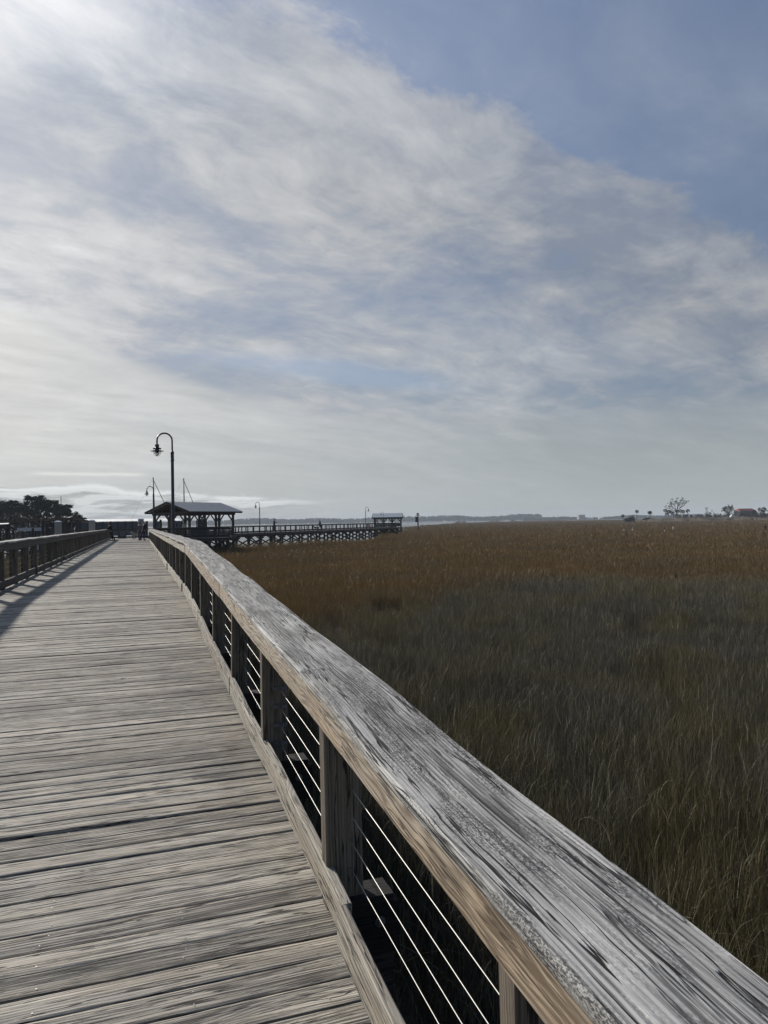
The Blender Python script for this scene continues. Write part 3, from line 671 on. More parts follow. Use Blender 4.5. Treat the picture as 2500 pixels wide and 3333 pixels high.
# ================================================================== PAVILIONS AND PIER
def pavilion(name, O, u, v, Lu, Lv, zf, ze, zr, bays, label, roofmat, group='timber pavilions over the water', over=.75, endrails=True):
    """O near corner of the roof; u along the ridge, v across; ze eave, zr ridge"""
    O = Vector((O[0], O[1], 0)); u = Vector((u[0], u[1], 0)).normalized(); v = Vector((v[0], v[1], 0)).normalized()
    r = empty(name, O+u*Lu/2+v*Lv/2+Vector((0, 0, zf)), label, 'pavilion', group)
    Q = lambda a, b, z: O+u*a+v*b+Vector((0, 0, z))
    # two roof slopes, thin standing seam panels
    for sgn in (0, 1):
        mb = MB(); b0 = 0 if sgn == 0 else Lv
        e0, e1, k0, k1 = Q(0, b0, ze), Q(Lu, b0, ze), Q(0, Lv/2, zr), Q(Lu, Lv/2, zr)
        up = Vector((0, 0, .035))
        vs = [e0, e1, k1, k0, e0+up, e1+up, k1+up, k0+up]
        mb.add(vs, [(0, 1, 2, 3), (7, 6, 5, 4), (0, 4, 5, 1), (1, 5, 6, 2), (2, 6, 7, 3), (3, 7, 4, 0)])
        n = int(Lu/.41)
        for i in range(n+1):
            a = min(max(i*Lu/n, .02), Lu-.02); mb.beam(Q(a, b0, ze)+up*1.4, Q(a, Lv/2, zr)+up*1.4, .028, .045)
        mb.build('roof_slope', roofmat, r)
        mb = MB(); mb.beam(Q(0, b0, ze-.09)+v*(-.02 if sgn == 0 else .02), Q(Lu, b0, ze-.09)+v*(-.02 if sgn == 0 else .02), .035, .17); mb.build('eave_board', M['dark'], r)
    for a in (-.02, Lu+.02):
        for b0 in (0, Lv):
            mb = MB(); mb.beam(Q(a, b0, ze-.07), Q(a, Lv/2, zr-.07), .04, .22); mb.build('barge_board', M['frame'], r)
    zb = ze-.12
    A0, A1, B0, B1 = over, Lu-over, over, Lv-over
    for b in (B0, B1): mb = MB(); mb.beam(Q(A0-.3, b, zb), Q(A1+.3, b, zb), .19, .50); mb.build('beam', M['dark'], r)
    for a in (A0, A1):
        mb = MB(); mb.beam(Q(a, B0-.3, zb), Q(a, B1+.3, zb-.10), .17, .28); mb.build('tie_beam', M['frame'], r)
        mb = MB(); mb.beam(Q(a, Lv/2, zb+.1), Q(a, Lv/2, zr-.15), .18, .18, up=u); mb.build('king_post', M['frame'], r)
    # rafters
    mb = MB(); n = int((A1-A0)/.6)
    for i in range(n+1):
        a = A0+(A1-A0)*i/n
        for b0 in (.05, Lv-.05): mb.beam(Q(a, b0, ze-.10), Q(a, Lv/2, zr-.12), .05, .16)
    mb.build('rafters', M['dark'], r)
    # posts and knee braces
    def post(a, b):
        mb = MB(); mb.beam(Q(a, b, zf-.2), Q(a, b, zb-.12), .21, .21, up=u); mb.build('post', M['frame'], r)
    def brace(a, b, d):
        mb = MB(); mb.beam(Q(a, b, zb-1.0)+d*.05, Q(a, b, zb-.24)+d*.75, .10, .12); mb.build('knee_brace', M['frame'], r)
    for i in range(bays+1):
        a = A0+(A1-A0)*i/bays
        for b in (B0, B1):
            post(a, b)
            if i > 0: brace(a, b, -u)
            if i < bays: brace(a, b, u)
    for a in (A0, A1):
        post(a, Lv/2)
        for b, d in ((B0, v), (B1, -v), (Lv/2, v), (Lv/2, -v)): brace(a, b, d)
    # floor on piles
    mb = MB(); q = .12
    c = [Q(A0-.25, B0-.25, 0), Q(A1+.25, B0-.25, 0), Q(A1+.25, B1+.25, 0), Q(A0-.25, B1+.25, 0)]
    zz = [Vector((0, 0, zf-.05)), Vector((0, 0, zf-.01))]
    mb.add([p+zz[0] for p in c]+[p+zz[1] for p in c], [(3, 2, 1, 0), (4, 5, 6, 7), (0, 1, 5, 4), (1, 2, 6, 5), (2, 3, 7, 6), (3, 0, 4, 7)]); mb.build('floor', M['deck'], r)
    for p, p2 in zip(c, c[1:]+c[:1]):
        mb = MB(); out = ((p+p2)/2-(c[0]+c[2])/2).normalized(); mb.beam(p+out*.03+Vector((0, 0, zf-.17)), p2+out*.03+Vector((0, 0, zf-.17)), .05, .30); mb.build('rim_board', M['frame'], r)
    for i in range(bays+1):
        a = A0+(A1-A0)*i/bays
        for b in (B0, Lv/2, B1):
            mb = MB(); mb.tube([Q(a, b, -.4), Q(a, b, zf-.2)], .17, 8); mb.build('pile', M['pile'], r)
        mb = MB(); mb.beam(Q(a, B0-.3, zf-.42), Q(a, B1+.3, zf-.42), .16, .24); mb.build('pile_cap', M['pile'], r)
    for b in (B0-.2, B1+.2):
        for i in range(bays):
            a0 = A0+(A1-A0)*i/bays; a1 = A0+(A1-A0)*(i+1)/bays
            mb = MB(); mb.beam(Q(a0, b, zf-.55), Q(a1, b, .35), .06, .18); mb.beam(Q(a0, b+.07, .35), Q(a1, b+.07, zf-.55), .06, .18); mb.build('cross_brace', M['pile'], r)
    # boarded seat backs and rail round the sides
    for b in (B0, B1):
        mb = MB(); mb.beam(Q(A0, b, zf+1.02), Q(A1, b, zf+1.02), .22, .05); mb.build('rail_cap', M['frame'], r)
        mb = MB()
        for hh in (.35, .60, .85): mb.beam(Q(A0, b+(.06 if b == B0 else -.06), zf+hh), Q(A1, b+(.06 if b == B0 else -.06), zf+hh), .04, .20)
        mb.build('seat_back', M['dark'], r)
        mb = MB(); bb = b+(.35 if b == B0 else -.35); mb.beam(Q(A0+.2, bb, zf+.45), Q(A1-.2, bb, zf+.45), .42, .05); mb.build('bench_seat', M['dark'], r)
        n = int((A1-A0)/1.2)
        for i in range(1, n):
            a = A0+(A1-A0)*i/n; mb = MB(); mb.beam(Q(a, b, zf-.2), Q(a, b, zf+1.0), .09, .09, up=u); mb.build('rail_post', M['frame'], r)
    return r, Q, (A0, A1, B0, B1)
PU = Vector((.506, .862, 0)); PV = Vector((-.862, .506, 0))
P1O = (-20.95, 77.0)
pav1, Q1, ab1 = pavilion('pavilion', P1O, PU, PV, 8.4, 6.9, DECK, CZ+1.45, CZ+2.55, 3, 'large open pavilion with a dark metal gable roof at the end of the boardwalk', M['tin'])
P2O = P(1211, 168); U2 = Vector((1, -.06, 0)).normalized()
pav2, Q2, ab2 = pavilion('pavilion', P2O, U2, Vector((.06, 1, 0)), 7.1, 5.0, DECK, CZ+1.0, CZ+1.95, 3, 'small pavilion with a pale ribbed metal roof at the far end of the pier', M['tinl'], over=.45)

# information board at the near pavilion
bo = empty('notice_board', P(656, 75.2, DECK), 'dark green back of a tall notice board in front of the near pavilion', 'sign board')
mb = MB()
for i in range(6): mb.box(P(656, 75.2, DECK+.35+i*.275), (.86, .05, .268), rz=.1, axis=0)
mb.build('panel', M['board'], bo)
for q in (640, 672): mb = MB(); mb.box(P(q, 75.3, DECK+.9), (.10, .10, 1.9), rz=.1); mb.build('post', M['frame'], bo)

# ---- pier from the near pavilion out to the far one
PA = Vector((-27.5, 89.0, 0)); PB = Vector((3.2, 168.8, 0)); pd = (PB-PA).normalized(); pn = Vector((pd.y, -pd.x, 0)); PL = (PB-PA).length
pier = empty('pier', PA+Vector((0, 0, DECK)), 'long timber pier on cross braced piles between the two pavilions', 'pier')
Qp = lambda a, b, z: PA+pd*a-pn*b+Vector((0, 0, z))     # b to the far side
mb = MB(); a = 0
while a < PL: mb.beam(Qp(a, -.05, DECK-.02), Qp(a, 3.05, DECK-.02), .139, .038); a += .146
mb.build('decking', M['deck'], pier)
for b in (-.10, 3.10): mb = MB(); mb.beam(Qp(0, b, DECK-.20), Qp(PL, b, DECK-.20), .06, .34); mb.build('rim_board', M['frame'], pier)
n = int(PL/3.3)
for i in range(n+1):
    a = PL*i/n
    mb = MB(); mb.tube([Qp(a, .35, -.4), Qp(a, .35, DECK-.3)], .16, 8); mb.tube([Qp(a, 2.65, -.4), Qp(a, 2.65, DECK-.3)], .16, 8)
    mb.beam(Qp(a, -.35, DECK-.50), Qp(a, 3.35, DECK-.50), .28, .24); mb.build('pile_bent', M['pile'], pier)
    mb = MB(); mb.beam(Qp(a+.18, -.1, DECK-.7), Qp(a+.18, 3.1, .35), .06, .2); mb.beam(Qp(a-.18, 3.1, DECK-.7), Qp(a-.18, -.1, .35), .06, .2)
    if i < n and i % 2 == 0: mb.beam(Qp(a, .12, DECK-.62), Qp(a+PL/n, .12, .30), .07, .2); mb.beam(Qp(a, .04, .30), Qp(a+PL/n, .04, DECK-.62), .07, .2)
    mb.build('cross_brace', M['pile'], pier)
plain_rail('railing', [Qp(3, 0, 0)[:2], Qp(PL-1, 0, 0)[:2]], DECK, 'long railing on the marsh side of the far pier', 'pier railings')
plain_rail('railing', [Qp(3, 3.0, 0)[:2], Qp(PL-1, 3.0, 0)[:2]], DECK, 'long railing on the open water side of the far pier', 'pier railings', spacing=2.1)

# ================================================================== LAMPS
def lamp_post(loc, aim, label, h=5.2, k=1.0):
    """aim: horizontal direction the crook points to"""
    r = empty('street_lamp', loc, label, 'lamp post', 'swan neck lamp posts', rz=math.atan2(aim[1], aim[0])); c = .30*k; L = lambda *a: Vector(a)
    mb = MB(); mb.lathe([(.14*k, 0), (.14*k, .05), (.09*k, .10), (.066*k, .2), (.063*k, h-1.15), (.075*k, h-1.15), (.078*k, h-1.10), (.068*k, h-1.08), (.068*k, h-.86), (.078*k, h-.84), (.078*k, h-.80), (.05*k, h-.74), (.036*k, h-.72)], 16); mb.build('pole', M['lamp'], r, local=True, smooth=False)
    pts_ = [L(0, 0, h-.74), L(0, 0, h-c-.02)]+[L(c-c*math.cos(a), 0, h-c+c*math.sin(a)) for a in [math.pi*i/14 for i in range(1, 15)]]+[L(2*c, 0, h-c-.12*k)]
    mb = MB(); mb.tube(pts_, .034*k, 10); mb.build('swan_neck', M['lamp'], r, local=True, smooth=True)
    z = h-c-.12*k; X = 2*c; K = k
    mb = MB(); mb.lathe([(.03*K, 0), (.035*K, -.03*K), (.095*K, -.065*K), (.095*K, -.08*K), (.08*K, -.085*K), (.08*K, -.17*K), (.10*K, -.20*K), (.165*K, -.20*K), (.17*K, -.215*K), (.155*K, -.245*K), (.09*K, -.25*K), (.085*K, -.29*K), (.13*K, -.295*K), (.265*K, -.325*K), (.262*K, -.335*K), (.13*K, -.33*K), (.03*K, -.33*K)], 24, (X, 0, z)); head = mb.build('lamp_head', M['lamp'], r, local=True)
    mb = MB(); mb.lathe([(.065*K, -.33*K), (.068*K, -.42*K), (.06*K, -.47*K), (.035*K, -.51*K), (.001, -.52*K)], 16, (X, 0, z)); mb.build('globe', M['lglass'], r, local=True, smooth=True)
    mb = MB()
    for i in range(6):
        a = math.pi*i/3; q = [L(X+rr*K*math.cos(a), rr*K*math.sin(a), z+zz*K) for rr, zz in ((.13, -.24), (.13, -.33), (.13, -.42), (.118, -.47), (.08, -.515), (.02, -.54))]
        mb.tube(q, .006*K, 5)
    for zz, rr in ((-.385, .148), (-.43, .128)): mb.tube([L(X+rr*K*math.cos(a), rr*K*math.sin(a), z+zz*K) for a in [2*math.pi*i/20 for i in range(21)]], .006*K, 5)
    mb.build('wire_cage', M['lamp'], r, local=True)
    mb = MB(); mb.lathe([(.001, -.345*K), (.055*K, -.345*K), (.052*K, -.40*K), (.02*K, -.41*K), (.001, -.41*K)], 12, (X, 0, z)); mb.build('lamp_socket', M['lamp'], r, local=True)
    return r
wl = W(-1, 0)
lamp_post(W(1.33, 31.0, DECK-.3), wl, 'tall grey swan neck lamp post beside the nearer railing, largest of the lamps', h=5.5)
lamp_post(W(1.33, 73.6, DECK-.1), wl, 'grey swan neck lamp post in front of the left end of the near pavilion', h=5.3)
lamp_post(P(845, 110.4, DECK-.1), (-1, 0), 'thin swan neck lamp post on the pier just right of the near pavilion', h=4.8)
lamp_post(P(1190, 150.4, DECK-.1), (1, 0), 'swan neck lamp post on the pier, crook turned right, left of the far pavilion', h=4.6)
lamp_post(P(1247, 163.5, DECK-.1), (-1, 0), 'small swan neck lamp post against the pale roof of the far pavilion', h=3.7, k=.8)
# ================================================================== PEOPLE
DG = None
def bake(o):
    dg = bpy.context.evaluated_depsgraph_get(); dg.update()
    me = bpy.data.meshes.new_from_object(o.evaluated_get(dg)); mat = o.data.materials[0]
    o.modifiers.clear(); old = o.data; nm = old.name; o.data = me; bpy.data.meshes.remove(old); me.name = nm
    if not me.materials: me.materials.append(mat)
    return o
def skin(name, pts_, edges, radii, mat, parent, sub=1, root=0):
    me = bpy.data.meshes.new(name); me.from_pydata([tuple(p) for p in pts_], edges, []); me.update(); me.materials.append(mat)
    o = bpy.data.objects.new(name, me); COL.objects.link(o); md = o.modifiers.new('s', 'SKIN'); md.use_smooth_shade = True
    if not me.skin_vertices: me.attributes.new('skin_vertices', 'FLOAT', 'POINT')
    for i, r_ in enumerate(radii):
        sv = me.skin_vertices[0].data[i]; sv.radius = r_ if isinstance(r_, tuple) else (r_, r_); sv.use_root = (i == root)
    m2 = o.modifiers.new('u', 'SUBSURF'); m2.levels = sub; m2.render_levels = sub
    bake(o); o.parent = parent; return o
def person(loc, face, label, pose='stand', top='black', legs='navy', hair='hair', coat=False, hat=None, H=1.75, group=None, hood=False, lean=0.0, hands=True):
    """face: heading the person looks to (rotation about Z; the figure is modelled facing +Y)"""
    r = empty('person', loc, label, 'person', group, rz=face); k = H/1.75
    V_ = lambda x, y, z: Vector((x, y, z))*k
    sit = pose == 'sit'; dz_ = -.42 if sit else 0
    hipz = .93+dz_
    bend = {'lean': .28, 'bend': .95}.get(pose, .04)+lean
    def up(y, z):       # torso rotation about the hips
        a = -bend; yy = y*math.cos(a)-(z)*math.sin(a); zz = y*math.sin(a)+z*math.cos(a); return yy, zz+hipz
    def T_(x, y, z): yy, zz = up(y, z); return V_(x, yy, zz)
    torso = [T_(0, 0, 0), T_(0, 0, .14), T_(0, .01, .30), T_(0, 0, .46), T_(0, 0, .555), T_(0, .01, .62), T_(0, .02, .70), T_(0, .012, .775)]
    tr = [(.15, .11), (.135, .10), (.155, .11), (.17, .105), (.06, .06), (.058, .06), (.077, .092), (.062, .078)]
    P_ = list(torso); Rr = [(a*k, b*k) for a, b in tr]; E = [(0, 1), (1, 2), (2, 3), (3, 4), (4, 5), (5, 6), (6, 7)]
    def add(p, rr, frm):
        P_.append(p); Rr.append((rr*k, rr*k)); E.append((frm, len(P_)-1)); return len(P_)-1
    nose = add(T_(0, .115, .69), .012, 6)
    arms = {}
    for sx in (-1, 1):
        sh = add(T_(sx*.17, 0, .455), .062, 3)
        if pose == 'lean': el = T_(sx*.24, .16, .28); wr = T_(sx*.10, .38, .24)
        elif pose == 'bend': el = T_(sx*.22, .22, .30); wr = T_(sx*.16, .42, .16)
        elif pose == 'hold': el = T_(sx*.23, .06, .20); wr = T_(sx*.12, .26, .24)
        elif sit: el = T_(sx*.23, .08, .20); wr = T_(sx*.14, .30, .10)
        elif pose == 'walk': el = T_(sx*.23, sx*.10, .19); wr = T_(sx*.24, sx*.20+.04, -.04)
        else: el = T_(sx*.225, -.02, .19); wr = T_(sx*.23, .06, -.05)
        e = add(el, .046, sh); w = add(wr, .030, e); d = (wr-el).normalized(); hd = add(wr+d*.05*k, .034, w); arms[sx] = (P_[sh], el, wr)
        if hands:
            side = d.cross(Vector((0, 0, 1))); side = side.normalized() if side.length > .1 else Vector((0, 1, 0)); cv = side.cross(d).normalized()
            for q, ln in zip((-.027, -.009, .009, .026), (.062, .074, .070, .052)):
                a1 = add(wr+d*.085*k+side*q*k, .0095, hd); a2 = add(wr+d*(.085+ln*.55)*k+side*q*k-cv*.010*k, .0085, a1); add(wr+d*(.085+ln)*k+side*q*k-cv*.032*k, .0072, a2)
            th = add(wr+d*.05*k+side*(-sx)*.048*k, .011, hd); add(wr+d*.085*k+side*(-sx)*.058*k-cv*.012*k, .0095, th)
    feet = []
    for sx in (-1, 1):
        hip = add(V_(sx*.09, 0, hipz-.02), .088, 0)
        if sit: kn = V_(sx*.11, .42, hipz+.02); an = V_(sx*.11, .44, .08)
        elif pose == 'walk': kn = V_(sx*.10, .05+sx*.12, .49); an = V_(sx*.10, sx*.24-.03, .09)
        elif pose == 'lean': kn = V_(sx*.12, -.10+sx*.05, .49); an = V_(sx*.13, -.22+sx*.16, .09)
        elif pose == 'bend': kn = V_(sx*.12, .06, .48); an = V_(sx*.13, -.03, .09)
        else: kn = V_(sx*.10, .02, .49); an = V_(sx*.11, -.02, .09)
        kk = add(kn, .060, hip); aa = add(an, .040, kk); toe = add(an+V_(sx*.015, .15, -.055), .032, aa); feet.append((P_[hip], kn, an, P_[toe]))
    skin('body', P_, E, Rr, M['skin'], r, 1)
    # jacket or shirt with sleeves
    J = [torso[0]-V_(0, 0, .05 if not coat else .38), torso[0], torso[1], torso[2], torso[3], T_(0, 0, .535)]; JR = [(.165*k, .125*k) if not coat else (.20*k, .17*k), (.17*k, .13*k), (.155*k, .12*k), (.178*k, .13*k), (.188*k, .125*k), (.085*k, .085*k)]
    JE = [(0, 1), (1, 2), (2, 3), (3, 4), (4, 5)]
    for sx in (-1, 1):
        sh, el, wr = arms[sx]; b = len(J); J += [sh, el, el+(wr-el)*.88]; JR += [(.076*k,)*2, (.060*k,)*2, (.046*k,)*2]; JE += [(4, b), (b, b+1), (b+1, b+2)]
    skin('coat' if coat else 'jacket', J, JE, JR, M[top], r, 1, root=2)
    # trousers: hips and both legs down to the ankle
    TP = [V_(0, 0, hipz+.05), V_(0, 0, hipz-.03)]; TR = [(.155*k, .12*k), (.15*k, .12*k)]; TE = [(0, 1)]
    for hip, kn, an, to in feet:
        b = len(TP); TP += [hip+V_(0, 0, -.04), kn, an+V_(0, 0, .01)]; TR += [(.10*k,)*2, (.074*k,)*2, (.060*k,)*2]; TE += [(1, b), (b, b+1), (b+1, b+2)]
    skin('trousers', TP, TE, TR, M[legs], r, 1)
    for hip, kn, an, to in feet:
        mb = MB(); mid = (an+to)/2; mb.blob((mid.x, mid.y, .045*k), (.05*k, .145*k, .048*k)); mb.build('shoe', M['black'], r, local=True, smooth=True)
    hc = T_(0, -.008, .735); mb = MB()
    if hood: mb.blob(T_(0, -.01, .70), (.115*k, .125*k, .15*k), 12, 8); mb.blob(T_(0, -.03, .56), (.12*k, .10*k, .09*k), 12, 6); mb.build('hood', M[top], r, local=True, smooth=True)
    else:
        if hat: mb.blob(T_(0, 0, .80), (.09*k, .10*k, .055*k), 12, 6); mb.blob(T_(0, .03, .775), (.135*k, .15*k, .016*k), 12, 6); mb.build('hat', M[hat], r, local=True, smooth=True)
        mb = MB(); mb.blob(T_(0, -.022, .735), (.088*k, .098*k, .085*k), 12, 8, .04); mb.build('hair', M[hair], r, local=True, smooth=True)
    return r
FW = WA                                   # heading of the walk
person(W(-2.50, 72.0, DECK), FW+R(72), 'person in a long black coat leaning on the left railing at its far end', 'lean', 'black', 'black', coat=True, H=1.75, hair='hair')
person(W(.36, 70.6, DECK), FW-R(52), 'white haired person in dark jacket and blue jeans leaning on the right railing end', 'lean', 'black', 'navy', hair='whitec', H=1.80)
person(W(.05, 72.2, DECK), FW-R(20), 'person in dark clothes standing just behind the white haired one at the railing end', 'stand', 'greyc', 'navy', H=1.70)
person(Q1(4.4, 5.3, DECK), R(-160), 'person in a white shirt and dark cap seen through the near pavilion', 'stand', 'whitec', 'black', hat='black', H=1.74)
person(Qp(46.5, 1.2, DECK), math.atan2(pd.y, pd.x)-R(90)+R(150), 'hooded person in black walking a dog on the pier', 'walk', 'black', 'black', hood=True, H=1.78)
person(P(1223.5, 167, DECK), R(90), 'shorter dark figure walking onto the far pavilion', 'walk', 'black', 'black', H=1.5)
person(P(1229.5, 167.5, DECK), R(100), 'taller dark figure standing at the left end of the far pavilion', 'stand', 'black', 'black', H=1.85)
person(P(1198, 155.0, DECK), R(-80), 'person in pink red top crouching at the pier railing', 'sit', 'redc', 'redc', H=1.6)
for i, px_ in enumerate((1278, 1287, 1295.5, 1302)):
    person(P(px_, 171.2, DECK), R(170+10*i), ['dark figure alone on the far pavilion bench by the third post', 'tallest dark figure seated in the right group on the far pavilion', 'dark figure seated second from the right post of the far pavilion', 'dark figure seated closest to the right post of the far pavilion'][i], 'sit', 'black', 'black', H=1.55+.25*(i == 1)+.1*(i == 2), group='people seated in the far pavilion')
mg = 'people wading in the marsh grass'
person(P(2033, 152, .42), R(100), 'leftmost marsh wader, pale shirt, bent right over', 'bend', 'whitec', 'greyc', hair='greyc', H=1.62, group=mg)
person(P(2058, 150, .45), R(75), 'marsh wader in pale clothes standing a little right of the bent one', 'hold', 'whitec', 'greyc', hair='whitec', H=1.45, group=mg)
person(P(2162, 154, .40), R(80), 'marsh wader in black top left of the white clad one', 'hold', 'black', 'whitec', hair='black', H=1.68, group=mg)
person(P(2190, 154, .40), R(-100), 'marsh wader in a bright white jacket', 'hold', 'whitec', 'greyc', hair='black', H=1.75, group=mg)
person(P(2490, 150, .42), R(120), 'dark hooded marsh wader at the far right edge', 'walk', 'black', 'black', hood=True, H=1.72, group=mg)

# ---- dogs
def dog(loc, face, label, fur, k=1.0, group=None):
    r = empty('dog', loc, label, 'dog', group, rz=face)
    V_ = lambda x, y, z: Vector((x, y, z))*k
    pts_ = [V_(0, -.28, .50), V_(0, -.08, .49), V_(0, .14, .49), V_(0, .30, .52), V_(0, .40, .64), V_(0, .46, .72), V_(0, .56, .69), V_(0, .63, .68), V_(0, -.40, .60), V_(0, -.50, .70)]
    rr = [.10, .095, .125, .12, .075, .085, .055, .035, .03, .022]; E = [(0, 1), (1, 2), (2, 3), (3, 4), (4, 5), (5, 6), (6, 7), (0, 8), (8, 9)]
    for sx in (-1, 1):
        b = len(pts_); pts_ += [V_(sx*.09, .26, .36), V_(sx*.09, .24, .19), V_(sx*.09, .26, .04), V_(sx*.09, .31, .025)]; rr += [.055, .034, .026, .028]; E += [(3, b), (b, b+1), (b+1, b+2), (b+2, b+3)]
        b = len(pts_); pts_ += [V_(sx*.09, -.20, .34), V_(sx*.09, -.36, .20), V_(sx*.09, -.34, .04), V_(sx*.09, -.29, .025)]; rr += [.065, .032, .025, .027]; E += [(0, b), (b, b+1), (b+1, b+2), (b+2, b+3)]
        b = len(pts_); pts_ += [V_(sx*.065, .43, .79), V_(sx*.085, .42, .70)]; rr += [.025, .018]; E += [(5, b), (b, b+1)]
    skin('body', pts_, E, [x*k*1.12 for x in rr], fur, r, 1, root=2); return r
dog(W(-.25, 74.6, DECK), FW+R(100), 'pale shaggy dog standing behind the people at the right railing end', M['furp'], 1.0)
dog(Qp(44.6, 1.0, DECK), math.atan2(pd.y, pd.x)-R(90)+R(110), 'dark dog walking beside the hooded person on the pier', M['furd'], .95)

# ================================================================== BIRDS, POLES
def bird(loc, face, label, k=1.0, mat='bird'):
    r = empty('bird', loc, label, 'bird', rz=face); V_ = lambda x, y, z: Vector((x, y, z))*k
    pts_ = [V_(0, 0, .16), V_(0, -.08, .12), V_(0, -.20, .07), V_(0, .05, .22), V_(0, .08, .28), V_(0, .14, .28), V_(-.02, .01, .06), V_(-.02, .01, .005), V_(.02, .01, .06), V_(.02, .01, .005)]
    skin('body', pts_, [(0, 1), (1, 2), (0, 3), (3, 4), (4, 5), (0, 6), (6, 7), (0, 8), (8, 9)], [.075*k, .055*k, .02*k, .04*k, .035*k, .008*k, .01*k, .006*k, .01*k, .006*k], M[mat], r, 1); return r
q = P(892, 122, 0); pl = empty('mooring_pile', (q.x, q.y, 0), 'thick round pile with a side arm rising behind the pier, a bird on it', 'pile')
mb = MB(); mb.tube([(0, 0, -.5), (0, 0, CZ+.48)], .19, 12); mb.build('trunk', M['frame'], pl, local=True)
mb = MB(); mb.beam((.15, 0, CZ+.18), (.52, 0, CZ+.18), .10, .10); mb.build('arm', M['frame'], pl, local=True)
bird((q.x+.05, q.y, CZ+.48), R(60), 'small dark bird perched on the mooring pile behind the pier', 1.5)
q = P(1360, 228, 0); pl = empty('channel_marker', (q.x, q.y, .3), 'tall wooden marker post with a dark board and nest platform in the marsh', 'marker post'); z0 = .3
mb = MB(); mb.tube([(0, 0, -.5), (0, 0, CZ+1.75-z0)], [.24, .19], 10); mb.build('pole', M['frame'], pl, local=True)
mb = MB(); mb.box((-.50, 0, CZ+.55-z0), (.62, .10, 1.75)); mb.build('board', M['board'], pl, local=True)
mb = MB(); mb.beam((-.75, 0, CZ+1.9-z0), (.65, .1, CZ+1.72-z0), .22, .12); mb.beam((-.6, .1, CZ+1.78-z0), (.6, -.1, CZ+1.82-z0), .18, .10); mb.build('cross_arm', M['frame'], pl, local=True)
mb = MB(); mb.box((.05, 0, CZ+2.25-z0), (.5, .4, .62)); mb.build('nest_box', M['board'], pl, local=True)
bird((q.x-.28, q.y, CZ+1.95), R(40), 'dark bird perched on top of the marker post in the marsh', 2.0)
q = P(2192, 36.5, .3); st = MB(); st.tube([q+Vector((0, 0, -.3)), q+Vector((.03, 0, .75))], .07, 8); tag(st.build('stake', M['pile']), 'dark stake standing in the grass where gold meets grey', 'stake')
q = P(1374, 520, 0); by = empty('buoy', (q.x, q.y, 0), 'small dark channel buoy floating on the water right of the marker post', 'buoy')
mb = MB(); mb.lathe([(.001, -.3), (.7, -.2), (.7, .5), (.2, .6), (.12, 2.0), (.001, 2.2)], 12); mb.build('float', M['bolt'], by, local=True)

# big square dock piles with white caps
for px_, Z_, w_, hz_, lab in ((188.5, 70, .60, 4.47, 'white capped square dock pile, leftmost and largest of the three'), (299, 76, .62, 4.56, 'white capped square dock pile in the middle of the three'), (458.5, 88, .66, 4.67, 'white capped square dock pile behind the dog and the crossing railing')):
    q = P(px_, Z_, 0); r = empty('dock_pile', (q.x, q.y, 0), lab, 'pile', 'white capped dock piles', rz=R(20)); h = hz_+.005*(Z_-70)
    mb = MB(); n_ = 8
    for i in range(3): mb.box(((i-1)*w_*.335, 0, h/2-.25), (w_*.315, w_, h+.5))
    mb.build('shaft', M['conc'], r, local=True)
    mb = MB(); a = w_*.56; c = [(-a, -a), (a, -a), (a, a), (-a, a)]; vs = [(x, y, h) for x, y in c]+[(x, y, h+.03) for x, y in c]+[(x*.55, y*.55, h+.095) for x, y in c]+[(0, 0, h+.12)]
    mb.add(vs, [(3, 2, 1, 0)]+[(i, (i+1) % 4, 4+(i+1) % 4, 4+i) for i in range(4)]+[(4+i, 4+(i+1) % 4, 8+(i+1) % 4, 8+i) for i in range(4)]+[(8+i, 8+(i+1) % 4, 12) for i in range(4)]); mb.build('cap', M['white'], r, local=True)

# ================================================================== MARINA
# long covered dock with corrugated roof and grey blue panels
A = P(262, 126, 0); B = P(592, 134, 0); d_ = (B-A).normalized(); n_ = Vector((-d_.y, d_.x, 0)); L = (B-A).length
sh = empty('covered_dock', A+(B-A)/2, 'long low dock shed with pale corrugated roof and blue grey wall panels', 'shed'); zt = CZ+.85
mb = MB(); nc = int(L/.25)
for i in range(nc):
    a0 = A+d_*(L*i/nc); a1 = A+d_*(L*(i+1)/nc); am = (a0+a1)/2; e_ = -n_*.3; f_ = n_*3.6; z0_ = Vector((0, 0, zt)); z1_ = Vector((0, 0, zt+.42)); b_ = Vector((0, 0, .05))
    mb.add([a0+e_+z0_, am+e_+z0_+b_, a1+e_+z0_, a0+f_+z1_, am+f_+z1_+b_, a1+f_+z1_], [(0, 1, 4, 3), (1, 2, 5, 4)])
mb.build('roof', M['tinl'], sh)
npan = 14
for i in range(npan):
    if i in (9, 11): continue
    a0 = A+d_*(L*(i+.04)/npan); a1 = A+d_*(L*(i+.96)/npan); mb = MB(); hh = random.choice((2.9, 3.1, 3.1, 2.5))
    mb.beam(a0+n_*.15+Vector((0, 0, zt-.1-hh/2)), a1+n_*.15+Vector((0, 0, zt-.1-hh/2)), .06, hh, n=1); mb.build('wall_panel', M['shed'], sh)
for i in range(npan+1):
    a0 = A+d_*(L*i/npan); mb = MB(); mb.tube([a0+Vector((0, 0, -.4)), a0+Vector((0, 0, zt))], .13, 8); mb.build('post', M['dark'], sh)
mb = MB(); mb.beam(A+Vector((0, 0, .7))-n_*1.2, B+Vector((0, 0, .7))-n_*1.2, 2.4, .25); mb.build('walkway', M['frame'], sh)
